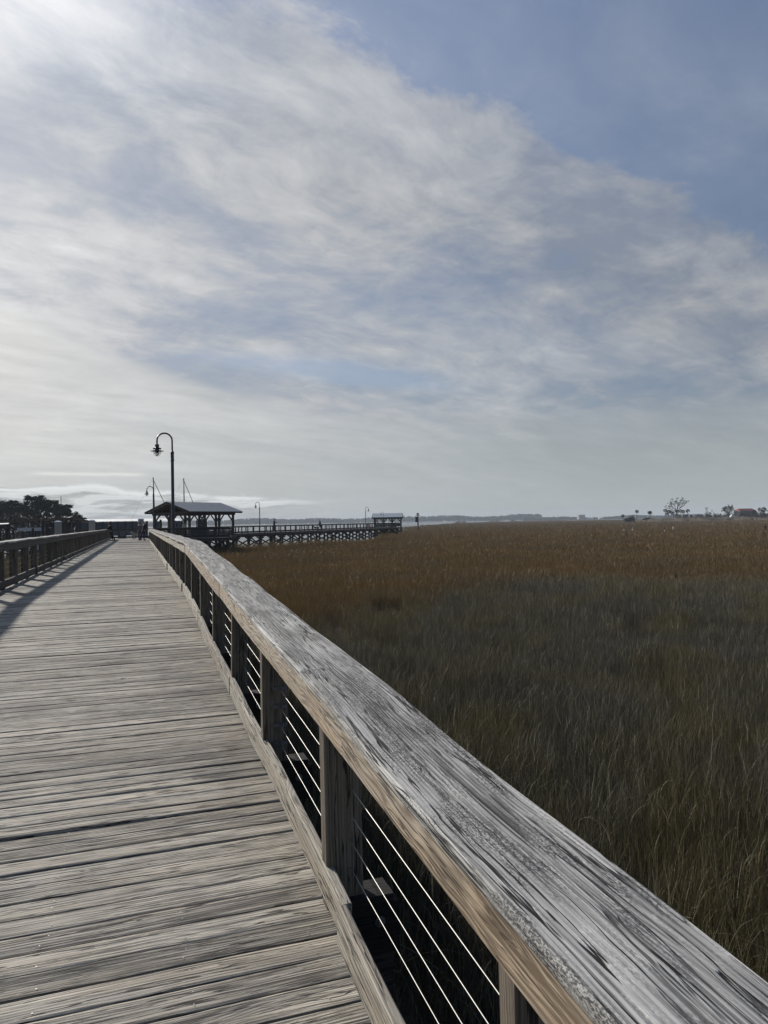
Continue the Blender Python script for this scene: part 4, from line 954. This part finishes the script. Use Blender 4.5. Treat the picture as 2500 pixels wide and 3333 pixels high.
# open boat shack with brown roof on the left
bs = empty('boat_shack', P(180, 108, 0), 'rusty brown roofed open boat shack on posts below the oaks', 'shack')
def quad(name, c4, th, mat, par):
    mb = MB(); up = Vector((0, 0, th)); c4 = [Vector(c) for c in c4]; mb.add(c4+[c+up for c in c4], [(3, 2, 1, 0), (4, 5, 6, 7), (0, 1, 5, 4), (1, 2, 6, 5), (2, 3, 7, 6), (3, 0, 4, 7)]); return mb.build(name, mat, par)
zs = CZ+1.05
quad('roof', [P(70, 104, zs-.22), P(165, 104, zs-.05), P(162, 112, zs-.05), P(72, 112, zs-.22)], .30, M['rust'], bs)
quad('roof', [P(167, 103.5, zs), P(236, 103.5, zs), P(294, 112, zs-.42), P(200, 112, zs-.02)], .30, M['rust'], bs)
for px_ in (74, 92, 108, 126, 144, 160, 176, 196, 214, 232, 252):
    for Z_ in (104.5, 111.5):
        mb = MB(); mb.tube([P(px_, Z_, -.4), P(px_, Z_, zs-.12)], .14, 8); mb.build('post', M['dark'], bs)
quad('wall', [P(246, 105, 1.0), P(262, 105, 1.0), P(262, 105.2, 1.0), P(246, 105.2, 1.0)], zs-1.4, M['shed'], bs)
quad('wall', [P(160, 111, 1.0), P(240, 111, 1.0), P(240, 111.2, 1.0), P(160, 111.2, 1.0)], zs-1.4, M['dark'], bs)
quad('wall', [P(96, 111, 3.2), P(156, 111, 3.2), P(156, 111.2, 3.2), P(96, 111.2, 3.2)], .9, M['rust'], bs)
mb = MB(); mb.beam(P(66, 103, .9), P(262, 103, .9), 2.0, .2); mb.build('walkway', M['frame'], bs)
# white canopied boat under it
q = P(112, 99, 0)
bt = empty('boat', (q.x, q.y, 0), 'boat with a wide white canopy moored under the brown roofed shack', 'boat')
def hull(mb, L, Wd, H, z=0.0, n=12):
    vs = []; fs = []; m_ = 7
    for i in range(n+1):
        t = i/n; x = (t-.5)*L; w = Wd/2*(1-(max(0, t-.35)/.65)**2.4)*(.88+.12*min(1, t*4)); zt_ = H*(1+.28*t*t); dr = H*.55*(1-t**6)
        for j in range(m_):
            a = math.pi*j/(m_-1); y = -w*math.cos(a) if j not in () else 0; zz = zt_-(zt_+dr)*(math.sin(a)**.7 if 0 < j < m_-1 else 0)
            vs.append((x, y, z+zz))
    for i in range(n):
        for j in range(m_-1): a = i*m_+j; fs.append((a, a+1, a+m_+1, a+m_))
        fs.append((i*m_, (i+1)*m_, (i+1)*m_+m_-1, i*m_+m_-1))
    fs.append(tuple(range(m_))); mb.add(vs, fs)
mb = MB(); hull(mb, 6.2, 2.3, .8); mb.build('hull', M['shed'], bt, local=True, smooth=True)
mb = MB(); mb.beam((-1.9, 0, CZ-.08), (1.9, 0, CZ-.08), 2.0, .06); mb.beam((-1.9, -1.0, CZ-.25), (1.9, -1.0, CZ-.25), .05, .45); mb.build('canopy', M['whitec'], bt, local=True)
for x in (-1.7, -.5, .7, 1.8):
    for y in (-.9, .9): mb = MB(); mb.tube([(x, y, .8), (x, y, CZ-.1)], .03, 6); mb.build('canopy_pole', M['alu'], bt, local=True)
mb = MB(); mb.box((.3, 0, 1.5), (1.1, 1.2, 1.3)); mb.build('console', M['whitec'], bt, local=True)
# small dock left edge
sd = empty('side_dock', P(12, 92, 0), 'small dock with a pale roof edge at the far left', 'dock')
quad('roof', [P(-60, 92, CZ+.35), P(26, 92, CZ+.45), P(30, 97, CZ+.60), P(-60, 97, CZ+.5)], .07, M['tinl'], sd)
for px_ in (-30, 0, 22, 29):
    mb = MB(); mb.tube([P(px_, 92.4, -.4), P(px_, 92.4, CZ+.38)], .14, 8); mb.build('post', M['dark'], sd)
for h in (1.9, 2.4): mb = MB(); mb.beam(P(-60, 91, h), P(62, 91, h), .06, .08); mb.build('handrail', M['frame'], sd)
for px_ in range(-50, 70, 12): mb = MB(); mb.beam(P(px_, 91, .6), P(px_, 91, 2.42), .06, .06, up=(1, 0, 0)); mb.build('rail_post', M['frame'], sd)
mb = MB(); mb.beam(P(-60, 92, .75), P(62, 92, .75), 2.4, .2); mb.build('decking', M['frame'], sd)
# loose mooring piles
for px_, Z_, h, rr, lab in ((43, 95, 4.0, .13, 'thin mooring pile left of the canopied boat'), (103, 97, 3.9, .16, 'thick mooring pile in front of the white canopy'), (140, 96, 4.9, .20, 'stout dark pile at the middle of the boat shack'), (153, 93, 4.4, .22, 'leaning stout pile right of the white canopy'),
        (205, 92, 4.3, .12, 'mooring pile just right of the first white capped pile'), (213, 90, 4.2, .10, 'slim mooring pile left of the blue grey shack wall'), (236, 98, 4.6, .16, 'tall mooring pile by the blue grey shack wall'), (288, 101, 4.4, .15, 'mooring pile left of the middle white capped pile'),
        (573, 108, 4.2, .15, 'mooring pile seen inside the near pavilion, left'), (597, 108, 4.3, .17, 'mooring pile seen inside the near pavilion, right'), (525, 112, 4.9, .16, 'tall dark pile seen behind the second lamp post')):
    q = P(px_, Z_, 0); mb = MB(); mb.tube([q+Vector((0, 0, -.5)), q+Vector((random.uniform(-.15, .15), 0, h))], [rr*1.1, rr], 9); tag(mb.build('mooring_pile', M['pile']), lab, 'pile', 'mooring piles in the marina')
# sailboats
def sailboat(px_, Z_, top, lean, label, stay):
    q = P(px_, Z_, 0); r = empty('sailboat', (q.x, q.y, 0), label, 'sailboat', 'sailboats behind the pavilion', rz=R(8))
    mb = MB(); hull(mb, 10.5, 3.1, 1.15); mb.build('hull', M['hullw'], r, local=True, smooth=True)
    mb = MB(); mb.beam((-1.8, 0, 1.35), (2.0, 0, 1.35), 1.5, .55, ch=.12); mb.build('cabin', M['hullw'], r, local=True)
    tp = Vector((.8+lean, 0, top)); bt_ = Vector((.8, 0, 1.2))
    mb = MB(); mb.tube([bt_, tp], [.11, .075], 8); mb.build('mast', M['alu'], r, local=True)
    mb = MB(); mb.beam(bt_+Vector((0, 0, 1.2)), bt_+Vector((-4, 0, 1.25)), .10, .14); mb.build('boom', M['alu'], r, local=True)
    m_ = bt_+(tp-bt_)*.55; mb = MB(); mb.tube([m_+Vector((0, -.9, 0)), m_, m_+Vector((0, .9, 0))], .03, 5); mb.build('spreader', M['alu'], r, local=True)
    mb = MB(); mb.tube([tp-Vector((0, 0, .4)), Vector((.8+stay, 0, 1.4))], .05, 6); mb.build('furled_sail', M['greyc'], r, local=True)
    for e in ((-4.9, 0), (.6, 1.4), (.6, -1.4)): mb = MB(); mb.tube([tp, Vector((e[0], e[1], 1.2))], .012, 4); mb.build('stay', M['alu'], r, local=True)
sailboat(489, 118, CZ+7.95, -.25, 'sailboat whose mast rises left of the tall lamp post, behind the second lamp', 4.3)
sailboat(586, 125, CZ+8.2, -.1, 'sailboat whose mast rises behind the near pavilion roof, right of the tall lamp post', 4.0)

# ================================================================== TREES
def rand_dir(spread=1.0):
    while True:
        v = Vector((random.gauss(0, 1), random.gauss(0, 1), random.gauss(0, 1)))
        if v.length > .1: return v.normalized()
class Br:      # recursive limbs
    def __init__(s, rmin=.02): s.mb = MB(); s.tips = []; s.rmin = rmin
    def grow(s, p, d, L, r, depth, spread, up=.1, bend=.18, ratio=.74):
        pts_ = [p]; q = p.copy(); dd = d.copy(); n = 4
        for i in range(n):
            dd = (dd+rand_dir()*bend+Vector((0, 0, up*.3))).normalized(); q = q+dd*(L/n); pts_.append(q.copy())
        s.mb.tube(pts_, [max(s.rmin, r*(1-.38*i/n)) for i in range(n+1)], 5 if depth > 1 else 3, cap=False)
        if depth == 0: s.tips.append((q, dd)); return
        for k in range(random.choice((2, 3))):
            nd = (dd+rand_dir()*spread+Vector((0, 0, up))).normalized(); s.grow(pts_[-1 if k < 2 else 3], nd, L*ratio*random.uniform(.8, 1.15), r*.6, depth-1, spread, up, bend, ratio)
def leaves(mb, c, rad, n, size, flat=.7, rnd=None):
    for i in range(n):
        v = rand_dir()*(random.random()**.45); p = Vector(c)+Vector((v.x*rad, v.y*rad, v.z*rad*flat)); a = rand_dir(); b = a.cross(rand_dir()).normalized(); s_ = size*random.uniform(.6, 1.3)
        mb.add([p-a*s_, p+b*s_*.6, p+a*s_, p-b*s_*.6], [(0, 1, 2, 3)], rnd=rnd)
def oak(loc, h, w, label, group, n=70, size=.35, per=34, dens=1.0, mat='leafd'):
    r = empty('oak_tree', loc, label, 'tree', group); B_ = Br()
    B_.grow(Vector((0, 0, -.3)), Vector((random.uniform(-.15, .15), 0, 1)), h*.30, h*.035, 4, .75, .12, ratio=.72)
    B_.mb.build('trunk', M['bark'], r, local=True); mb = MB(); tips = B_.tips; zt_ = max(t[0].z for t in tips); xt_ = max(abs(t[0].x) for t in tips)+.1
    for i in range(n):
        t, d2 = random.choice(tips); th = random.uniform(0, 6.28)
        c = Vector((t.x*w/2/xt_, t.y*w/2/xt_, min(h*.93, t.z*h*.95/zt_))) if random.random() < .6 else Vector((math.cos(th)*w*.42*random.random(), math.sin(th)*w*.42*random.random(), h*random.uniform(.30, .90)))
        lim = (abs(c.x)/(w*.5))**2
        c.z = min(c.z, h*(.97-.42*lim)); leaves(mb, c, h*random.uniform(.06, .12), per, size*random.uniform(.8, 1.2))
    mb.build('crown', M[mat], r, local=True); return r
def bare(name, loc, h, label, spread=.55, depth=6, mat='bark', ratio=.74, up=.12, leaf=0, group=None, r0=.03, d0=None, frac=.26):
    r = empty(name, loc, label, 'tree', group); B_ = Br(.055 if Vector(loc).length > 300 else .025); B_.grow(Vector((0, 0, -.3)), (d0 or Vector((0, 0, 1))).normalized(), h*frac, h*r0, depth, spread, up, ratio=ratio); B_.mb.build('trunk', M[mat], r, local=True)
    if leaf:
        mb = MB()
        for t, d2 in B_.tips:
            if random.random() < .75: leaves(mb, t, h*.035, leaf, h*.013, .5)
        mb.build('crown', M['leafd'], r, local=True)
    return r
og = 'dark live oaks behind the marina'
LAND = [(-300, 150), (-98, 150), (-84, 165), (-86, 195), (-110, 230), (-300, 240)]
sheet('marina_bank', LAND, 1.6, M['sand'], z1=-.5)
for px_, Z_, h, w_, lab in ((-35, 178, 10.3, 10, 'oak cut by the left edge of the photo'), (22, 186, 9.6, 9, 'grey green oak second from the left edge'), (62, 190, 9.7, 8, 'thin topped oak left of the tallest one'), (104, 183, 10.9, 9.5, 'tallest oak, round crowned, with sky gaps'),
        (138, 188, 10.0, 8, 'dark oak just right of the tallest one'), (168, 184, 9.6, 9, 'broad dark oak in front of the radio mast'), (212, 180, 8.2, 7, 'lower oak sloping down right of the radio mast'), (246, 176, 5.6, 5, 'smallest round oak at the right end of the row')):
    oak(P(px_, Z_, 1.5), h, w_, lab, og, n=int(9*w_), per=40, size=.26)
for px_, Z_, h, w_, lab in ((-10, 160, 6.5, 9, 'reddish brown thicket at the left edge below the oaks'), (40, 162, 6.8, 9, 'brown thicket second from the left edge'), (88, 165, 5.8, 8, 'dark thicket left of the brown shack roof'), (130, 160, 5.6, 8, 'dark thicket behind the middle of the brown shack roof'), (175, 163, 6.0, 9, 'dark thicket behind the stout piles'), (222, 160, 4.6, 8, 'dark thicket at the right end of the shack roof')):
    r = empty('thicket', P(px_, Z_, 1.5), lab, 'bush', 'thickets below the oaks'); mb = MB()
    for i in range(46):
        th = random.uniform(0, 6.28); rr = w_*.5*random.random()**.5; leaves(mb, (rr*math.cos(th), rr*.5*math.sin(th), h*random.uniform(.05, .9)*(1-(rr/w_)**2)), .9, 30, .24)
    mb.build('foliage', M['scrub'] if px_ < 50 else M['leafd'], r, local=True)
bare('bare_tree', P(266, 172, 1.5), 5.6, 'pale leafless tree at the right end of the oak row', .7, 5, 'barepale', r0=.014)
q = P(199, 180, 1.5); mb = MB(); mb.tube([q, q+Vector((0, 0, 10.2))], .09, 6); mb.tube([q+Vector((-.4, 0, 8.2)), q+Vector((.5, 0, 8.2))], .04, 4); tag(mb.build('radio_mast', M['alu']), 'thin mast poking up out of the oaks', 'mast')

# ---- right hand islet: a low grassy bank with palms and trees
bank = bpy.data.meshes.new('islet_bank'); vs = []; fs = []; nx, ny = 150, 14
for i in range(nx+1):
    px_ = 2015+(2900-2015)*i/nx
    for j in range(ny+1):
        Z_ = 470+90*j/ny; p = P(px_, Z_); e_ = min(1, max(0, (px_-2020)/190)); prof_ = math.sin(min(1, j/4)*math.pi/2)
        z = .3+prof_*(1.2+1.75*e_)*(1+.10*math.sin(px_*.045)+.07*math.sin(px_*.13+2))*(1 if j < ny-1 else .4)+.12*random.gauss(0, 1)*(j > 0)
        vs.append((p.x, p.y+1.6*math.sin(px_*.09), z))
for i in range(nx):
    for j in range(ny): a = i*(ny+1)+j; fs.append((a, a+ny+1, a+ny+2, a+1))
bank.from_pydata(vs, [], fs); bank.update(); bank.materials.append(M['sand']); bo_ = bpy.data.objects.new('islet_bank', bank); COL.objects.link(bo_); bo_['kind'] = 'structure'
def bankz(px_): return .3+(1.2+1.75*min(1, max(0, (px_-2020)/190)))*.98
def palm(px_, Z_, top, label, cr=1.7, dead=0):
    z0_ = bankz(px_); base = P(px_, Z_, z0_-.2); h = top-z0_-cr*.45; r = empty('palm_tree', base, label, 'palm tree', 'cabbage palms on the islet')
    mb = MB(); lx = random.uniform(-.2, .2); mb.tube([(0, 0, 0), (lx*.5, 0, h*.5), (lx, 0, h)], [.22, .17, .2], 7); mb.build('trunk', M['bark'], r, local=True)
    mb = MB(); c = Vector((lx, 0, h))
    for i in range(46):
        az = random.uniform(0, 6.28); el = random.uniform(-.9, 1.45); d = Vector((math.cos(az)*math.cos(el), math.sin(az)*math.cos(el), math.sin(el))); L_ = cr*random.uniform(.8, 1.1)
        side = d.cross(Vector((0, 0, 1))); side = side.normalized() if side.length > .1 else Vector((1, 0, 0)); mid = c+d*L_*.55
        for k in range(9):       # fan of leaflets
            a = (k-4)*.24; dd = (d*math.cos(a)+side*math.sin(a)).normalized(); tip = mid+dd*L_*.5-Vector((0, 0, .22*L_*abs(a)+.14*L_)); mb.add([c+d*L_*.35-side*.03, c+d*L_*.35+side*.03, mid+dd*L_*.15+side*.05, tip], [(0, 1, 2, 3)])
    mb.build('fronds', M['leafp'], r, local=True); return r
for px_, Z_, y_, cr, lab in ((2027, 488, 1675, 1.3, 'small palm against the left side of the windswept bush'), (2072.5, 500, 1660, 1.35, 'lone palm left of the pair of palms'), (2112, 505, 1664, 1.3, 'left palm of the touching pair'), (2117, 505, 1664, 1.5, 'right palm of the touching pair'),
        (2164.5, 500, 1656.5, 1.5, 'tallest palm at the left end of the big palm group'), (2170, 512, 1668, 1.2, 'short palm below the tallest palm'), (2177, 505, 1661, 1.7, 'second broad palm left of the tall pine'), (2184, 515, 1662, 1.5, 'palm just left of the pine trunk'), (2191, 507, 1666, 1.6, 'low dark palm left of the pine trunk'), (2204, 503, 1659, 1.5, 'palm touching the right side of the pine trunk'),
        (2216, 506, 1659, 1.6, 'palm left of the isolated right palm'), (2223, 510, 1661, 1.5, 'palm right of the pale round shrub'), (2238.5, 498, 1658, 1.6, 'isolated palm at the right end of the palm group'), (2456, 490, 1662, 2.2, 'dark palm below the red roof'), (2486, 486, 1652, 2.0, 'palm among the bushes at the far right')):
    hz_ = 1697.5-.0166*(px_-1250); palm(px_, Z_, CZ+(hz_-y_)*Z_/F, lab, cr)
# windswept dark juniper
r = empty('windswept_juniper', P(2048, 482, 1.1), 'dense dark windswept evergreen at the left tip of the islet', 'tree'); B_ = Br(); B_.grow(Vector((0, 0, -.3)), Vector((.3, 0, 1)), 1.5, .2, 3, .8, .05); B_.mb.build('trunk', M['bark'], r, local=True); mb = MB()
for i in range(130):
    u_ = random.random(); x_ = -2.9+6.2*u_; hmax = 1.6+2.4*u_**.8 if u_ < .85 else 3.6-3*(u_-.85)/.15*.5; leaves(mb, (x_, random.uniform(-1.4, 1.4), random.uniform(.3, hmax)), .62, 26, .24)
for i in range(30): u_ = random.random(); leaves(mb, (-.8+5.0*u_, 0, 3.9+.75*u_), .40, 22, .20, .4)
mb.build('crown', M['leafd'], r, local=True)
r = empty('juniper_shrub', P(2108, 497, 2.2), 'low dark evergreen shrub under the pair of palms', 'shrub'); mb = MB()
for i in range(60): x_ = random.uniform(-3.3, 2.6); leaves(mb, (x_, random.uniform(-1, 1), random.uniform(.1, 1.7)*(1-abs(x_+.2)/4.2)), .55, 24, .22)
mb.build('foliage', M['leafd'], r, local=True)
# tall flat topped pine
r = empty('tall_pine', P(2203, 500, 2.9), 'tall umbrella shaped pine with open limbs, highest tree on the islet', 'tree'); B_ = Br(); mbt = B_.mb
mbt.tube([(0, 0, -.3), (.1, 0, 1.8), (-.1, 0, 4.6)], [.42, .34, .30], 7)
limbs = [((-.1, 0, 4.6), (-3.2, .4, 6.0), (-6.6, 0, 7.0)), ((-.1, 0, 4.6), (-1.5, -.3, 8.6), (-2.3, 0, 11.6)), ((-.1, 0, 4.6), (.6, .2, 8.2), (.3, 0, 12.2)), ((-.1, 0, 4.2), (2.2, 0, 7.2), (4.6, 0, 10.4)), ((.2, 0, 5.4), (1.4, .2, 9.0), (3.2, .3, 12.4)), ((-.6, 0, 5.6), (-3.0, 0, 8.0), (-4.2, .2, 9.6)), ((1.4, 0, 6.4), (4.6, -.3, 8.6), (7.0, 0, 10.6))]
for a, b, c in limbs:
    a, b, c = Vector(a), Vector(b), Vector(c); mbt.tube([a, (a+b)/2+rand_dir()*.2, b, (b+c)/2+rand_dir()*.3, c], [.26, .22, .17, .13, .09], 6)
    for q_ in ((b+c)/2, c, b):
        for k in range(3): B_.grow(q_, (Vector((random.uniform(-1, 1), random.uniform(-1, 1), random.uniform(.1, 1)))+(c-b).normalized()*.5).normalized(), 1.1, .07, 2, .7, .15)
mbt.build('trunk', M['bark'], r, local=True); mb = MB()
for t, d2 in B_.tips:
    if t.z > 5.8 and random.random() < .62: leaves(mb, t, .55, 9, .16, .5)
mb.build('crown', M['leafd'], r, local=True)
bare('bare_tree', P(2295, 495, 3.1), 8.4, 'flat spreading leafless tree right of the palm group', .95, 5, 'bark', up=.05, leaf=0, r0=.034, frac=.27, ratio=.8)
r = empty('bare_tree', P(2372, 500, 3.1), 'large round leafless tree above the white tent', 'tree'); B_ = Br(.06); B_.mb.tube([(0, 0, -.3), (.1, 0, 1.0), (0, 0, 1.8)], [.62, .5, .45], 7)
for i in range(11):
    a_ = -1.25+2.5*i/10; B_.grow(Vector((0, 0, 1.2+.6*random.random())), Vector((math.sin(a_), random.uniform(-.4, .4), math.cos(a_)*1.05+.12)).normalized(), 2.5*(.80+.20*math.cos(a_)), .24, 5, .62, .06, ratio=.70)
B_.mb.build('trunk', M['bark'], r, local=True)
bare('bare_tree', P(2468, 505, 3.1), 9.0, 'pale leafless tree right of the red roof', .6, 5, 'barepale', r0=.018)
def shrub(px_, Z_, top_y, wpx, label, mat, group='bushes on the islet', name='bush'):
    z0_ = bankz(px_); hz_ = 1697.5-.0166*(px_-1250); top = CZ+(hz_-top_y)*Z_/F; h = top-z0_; w_ = wpx*Z_/F; r = empty(name, P(px_, Z_, z0_-.2), label, 'bush', group); mb = MB()
    for i in range(int(18+w_*4)):
        x_ = random.uniform(-w_/2, w_/2); leaves(mb, (x_, random.uniform(-1, 1), random.uniform(.05, 1)*h*(1-.5*(2*x_/w_)**2)*random.uniform(.7, 1)), .6, 24, .22)
    mb.build('foliage', M[mat], r, local=True)
for a in ((2205, 510, 1663, 18, 'pale round shrub between the pine and the palms', 'barepale'), (2233, 512, 1670, 20, 'pale twiggy shrub left of the isolated palm', 'barepale'), (2249, 500, 1673, 8, 'tiny dark bush right of the isolated palm', 'leafd'), (2275, 500, 1672, 30, 'low bush left of the spreading bare tree', 'scrub'), (2316, 500, 1664, 36, 'dark bush with a pointed top between the bare trees', 'leafd'),
        (2348, 502, 1667, 40, 'scrub left of the white tent', 'scrub'), (2404, 503, 1656, 34, 'dark bush right of the white tent', 'leafd'), (2432, 500, 1664, 34, 'grey scrub below the red roof', 'scrub'), (2455, 497, 1672, 40, 'low grey scrub right of the tent', 'scrub'), (2424, 545, 1662, 40, 'dark hedge right below the red roof', 'leafd'), (2448, 545, 1661, 40, 'dark hedge below the right end of the red roof', 'leafd'), (2478, 500, 1646, 18, 'tall dark evergreen right of the red roof', 'leafd'), (2490, 494, 1668, 40, 'scrub mass at the far right edge', 'scrub'), (2500, 488, 1671, 18, 'very dark bush at the far right edge', 'leafd'), (2500, 510, 1654, 30, 'bush on the skyline at the far right edge', 'leafd')):
    shrub(*a)
# white tent
r = empty('tent', P(2386, 488, bankz(2386)), 'white peaked tent standing on the islet bank', 'tent'); mb = MB()
mb.add([(-2.1, -1.2, 0), (2.4, -1.2, 0), (2.4, 1.4, 0), (-2.1, 1.4, 0), (-1.1, -.9, 2.0), (-.6, 1.0, 2.0)], [(0, 1, 4), (1, 2, 5, 4), (2, 3, 5), (3, 0, 4, 5)]); mb.build('canvas', M['whitec'], r, local=True)
mb = MB(); mb.tube([(-1.1, -.9, 0), (-1.1, -.9, 2.2)], .05, 6); mb.build('pole', M['alu'], r, local=True)
def house(px0, px1, Z_, y0, y1, label, wall, roof, ground=3.0, storeys=1, name='house', pitched=True, group=None, dep=10):
    pm_ = (px0+px1)/2; hz_ = 1697.5-.0166*(pm_-1250); w_ = (px1-px0)*Z_/F; top = CZ+(hz_-y0)*Z_/F; ev = CZ+(hz_-y1)*Z_/F; r = empty(name, P(pm_, Z_, ground), label, 'building', group)
    t_, e_ = top-ground, ev-ground
    mb = MB(); mb.box((0, dep/2, e_/2), (w_*.97, dep, e_)); mb.build('wall', M[wall], r, local=True)
    mb = MB()
    if pitched: a = w_/2; mb.add([(-a, -.5, e_), (a, -.5, e_), (a, dep+.5, e_), (-a, dep+.5, e_), (-a+1, dep/2, t_), (a-1, dep/2, t_)], [(0, 1, 5, 4), (1, 2, 5), (2, 3, 4, 5), (3, 0, 4), (3, 2, 1, 0)])
    else: mb.box((0, dep/2, e_+(t_-e_)/2), (w_, dep+.6, max(.3, t_-e_)))
    mb.build('roof', M[roof], r, local=True)
    nw = max(2, int(w_/4))
    for s_ in range(storeys):
        for i in range(nw): mb = MB(); mb.box((-w_/2+w_*(i+.5)/nw, -.03, e_*(s_+.55)/storeys), (w_/nw*.45, .08, e_/storeys*.45), axis=0); mb.build('window', M['glass'], r, local=True)
    return r
house(2408, 2462, 560, 1654.5, 1662, 'long red roofed house among the islet bushes', 'shed', 'red')
house(1884, 1904, 1900, 1675, 1679, 'pale flat roofed apartment block on the far shore', 'housew', 'housew', 1.5, 6, 'apartment_block', False, dep=20)
for i, (a, b, c, lab) in enumerate(((1096, 1108, 1694, 'small white roofed boathouse on the far shore left of the far pavilion'), (1915, 1932, 1684, 'pale low house right of the apartment block'), (1950, 1964, 1683.5, 'pale low house furthest right on the far shore'), (686, 694, 1701, 'white waterfront house seen through the near pavilion'))):
    hz_ = 1697.5-.0166*(a-1250); Z_ = 1900 if a > 1200 else 2450; house(a, b, Z_, c, c+2.2, lab, 'housew', 'white', .6, 1, 'waterfront_house', True, 'houses on the far shore', dep=12)

# ---- far shore: one long wooded bank
def wood_strip(name, a, b, Z0, Z1, h0, h1, n, label, seed=1, land=True):
    rs = random.Random(seed); mb = MB()
    for i in range(n):
        t = rs.random(); px_ = a+(b-a)*t; Z_ = Z0+(Z1-Z0)*t+rs.uniform(0, 60); sw = .5+.5*math.sin(px_*.021+seed)*math.sin(px_*.0083+1); h = (h0+(h1-h0)*sw)*rs.uniform(.75, 1.08); p = P(px_, Z_, .5)
        cx, cy = p.x, p.y; rr = rs.uniform(3.0, 6.0)*Z_/2400
        for k in range(7):      # stacked ragged clumps of one tree
            z_ = h*(.25+.72*k/6); w_ = rr*(1.0-.55*abs(k/6-.45))*rs.uniform(.8, 1.2); o_ = rs.uniform(-.4, .4)*rr; m_ = 7; vs = []
            for j in range(m_): an = 6.283*j/m_+rs.random(); vs.append((cx+o_+w_*math.cos(an)*rs.uniform(.7, 1.2), cy+w_*math.sin(an), z_+rs.uniform(-1, 1)*h*.09))
            mb.add(vs+[(cx+o_, cy, z_+h*.12), (cx+o_, cy, z_-h*.14)], [(j, (j+1) % m_, m_) for j in range(m_)]+[((j+1) % m_, j, m_+1) for j in range(m_)])
    o = mb.build(name, M['farwood']); tag(o, label, 'wood', kind='stuff')
    if land:
        A_ = P(a, Z0-8); B_2 = P(b, Z1-8); C_ = P(b, Z1+260); D_ = P(a, Z0+260); sheet(name+'_ground', [(A_.x, A_.y), (B_2.x, B_2.y), (C_.x, C_.y), (D_.x, D_.y)], .8, M['farwood'], z1=-.5)
wood_strip('far_shore_wood', -700, 1760, 2480, 2250, 13.5, 21, 2600, 'hazy line of far woods across the bay', 3)
wood_strip('far_shore_wood', 1700, 3300, 2000, 1950, 6, 10.5, 1700, 'hazy far woods beyond the right hand marsh', 5)
for a, b, Z_, h, lab in ((1478, 1520, 900, 3.2, 'low scrubby islet in the bay right of the marker post'), (1590, 1632, 1150, 3.6, 'small marsh islet with round dark shrubs'), (1700, 1830, 1400, 2.4, 'long low reed islet on the bay'), (1655, 1680, 1250, 3.0, 'tiny reed islet with a few shrubs')):
    pc = P((a+b)/2, Z_, 0); r = empty('reed_islet', (pc.x, pc.y, 0), lab, 'islet', 'marsh islets in the bay'); w_ = (b-a)*Z_/F/2; mb = MB(); n_ = 26
    vs = [(w_*1.5*math.cos(6.283*i/n_), 14*math.sin(6.283*i/n_), -.2) for i in range(n_)]+[(w_*1.2*math.cos(6.283*i/n_), 9*math.sin(6.283*i/n_), .9+random.uniform(0, .3)) for i in range(n_)]+[(0, 0, 1.0)]
    mb.add(vs, [(i, (i+1) % n_, n_+(i+1) % n_, n_+i) for i in range(n_)]+[(n_+i, n_+(i+1) % n_, 2*n_) for i in range(n_)]); mb.build('reed_bank', M['sand'], r, local=True)
    mb = MB()
    for i in range(40): x_ = random.uniform(-w_, w_)*.8; leaves(mb, (x_, random.uniform(-3, 3), random.uniform(.8, h)*(1-.5*abs(x_/w_))), .9, 20, .35)
    mb.build('shrubs', M['leafd'], r, local=True)
# ================================================================== HAZE
hb = MB(); hb.box((0, 1800, 20), (8040, 4440, 52), axis=0); hz = hb.build('haze', bpy.data.materials.new('haze air')); hz['kind'] = 'stuff'; hz['label'] = 'faint sea haze that pales the far shore'; hz['category'] = 'haze'
m = hz.data.materials[0]; m.use_nodes = True; T = NT(m.node_tree); T.n.clear(); o = T.new('ShaderNodeOutputMaterial'); v = T.new('ShaderNodeVolumePrincipled'); v.inputs['Color'].default_value = (.78, .86, .95, 1); v.inputs['Density'].default_value = .0002; v.inputs['Anisotropy'].default_value = .0; T.l.new(v.outputs[0], o.inputs['Volume'])
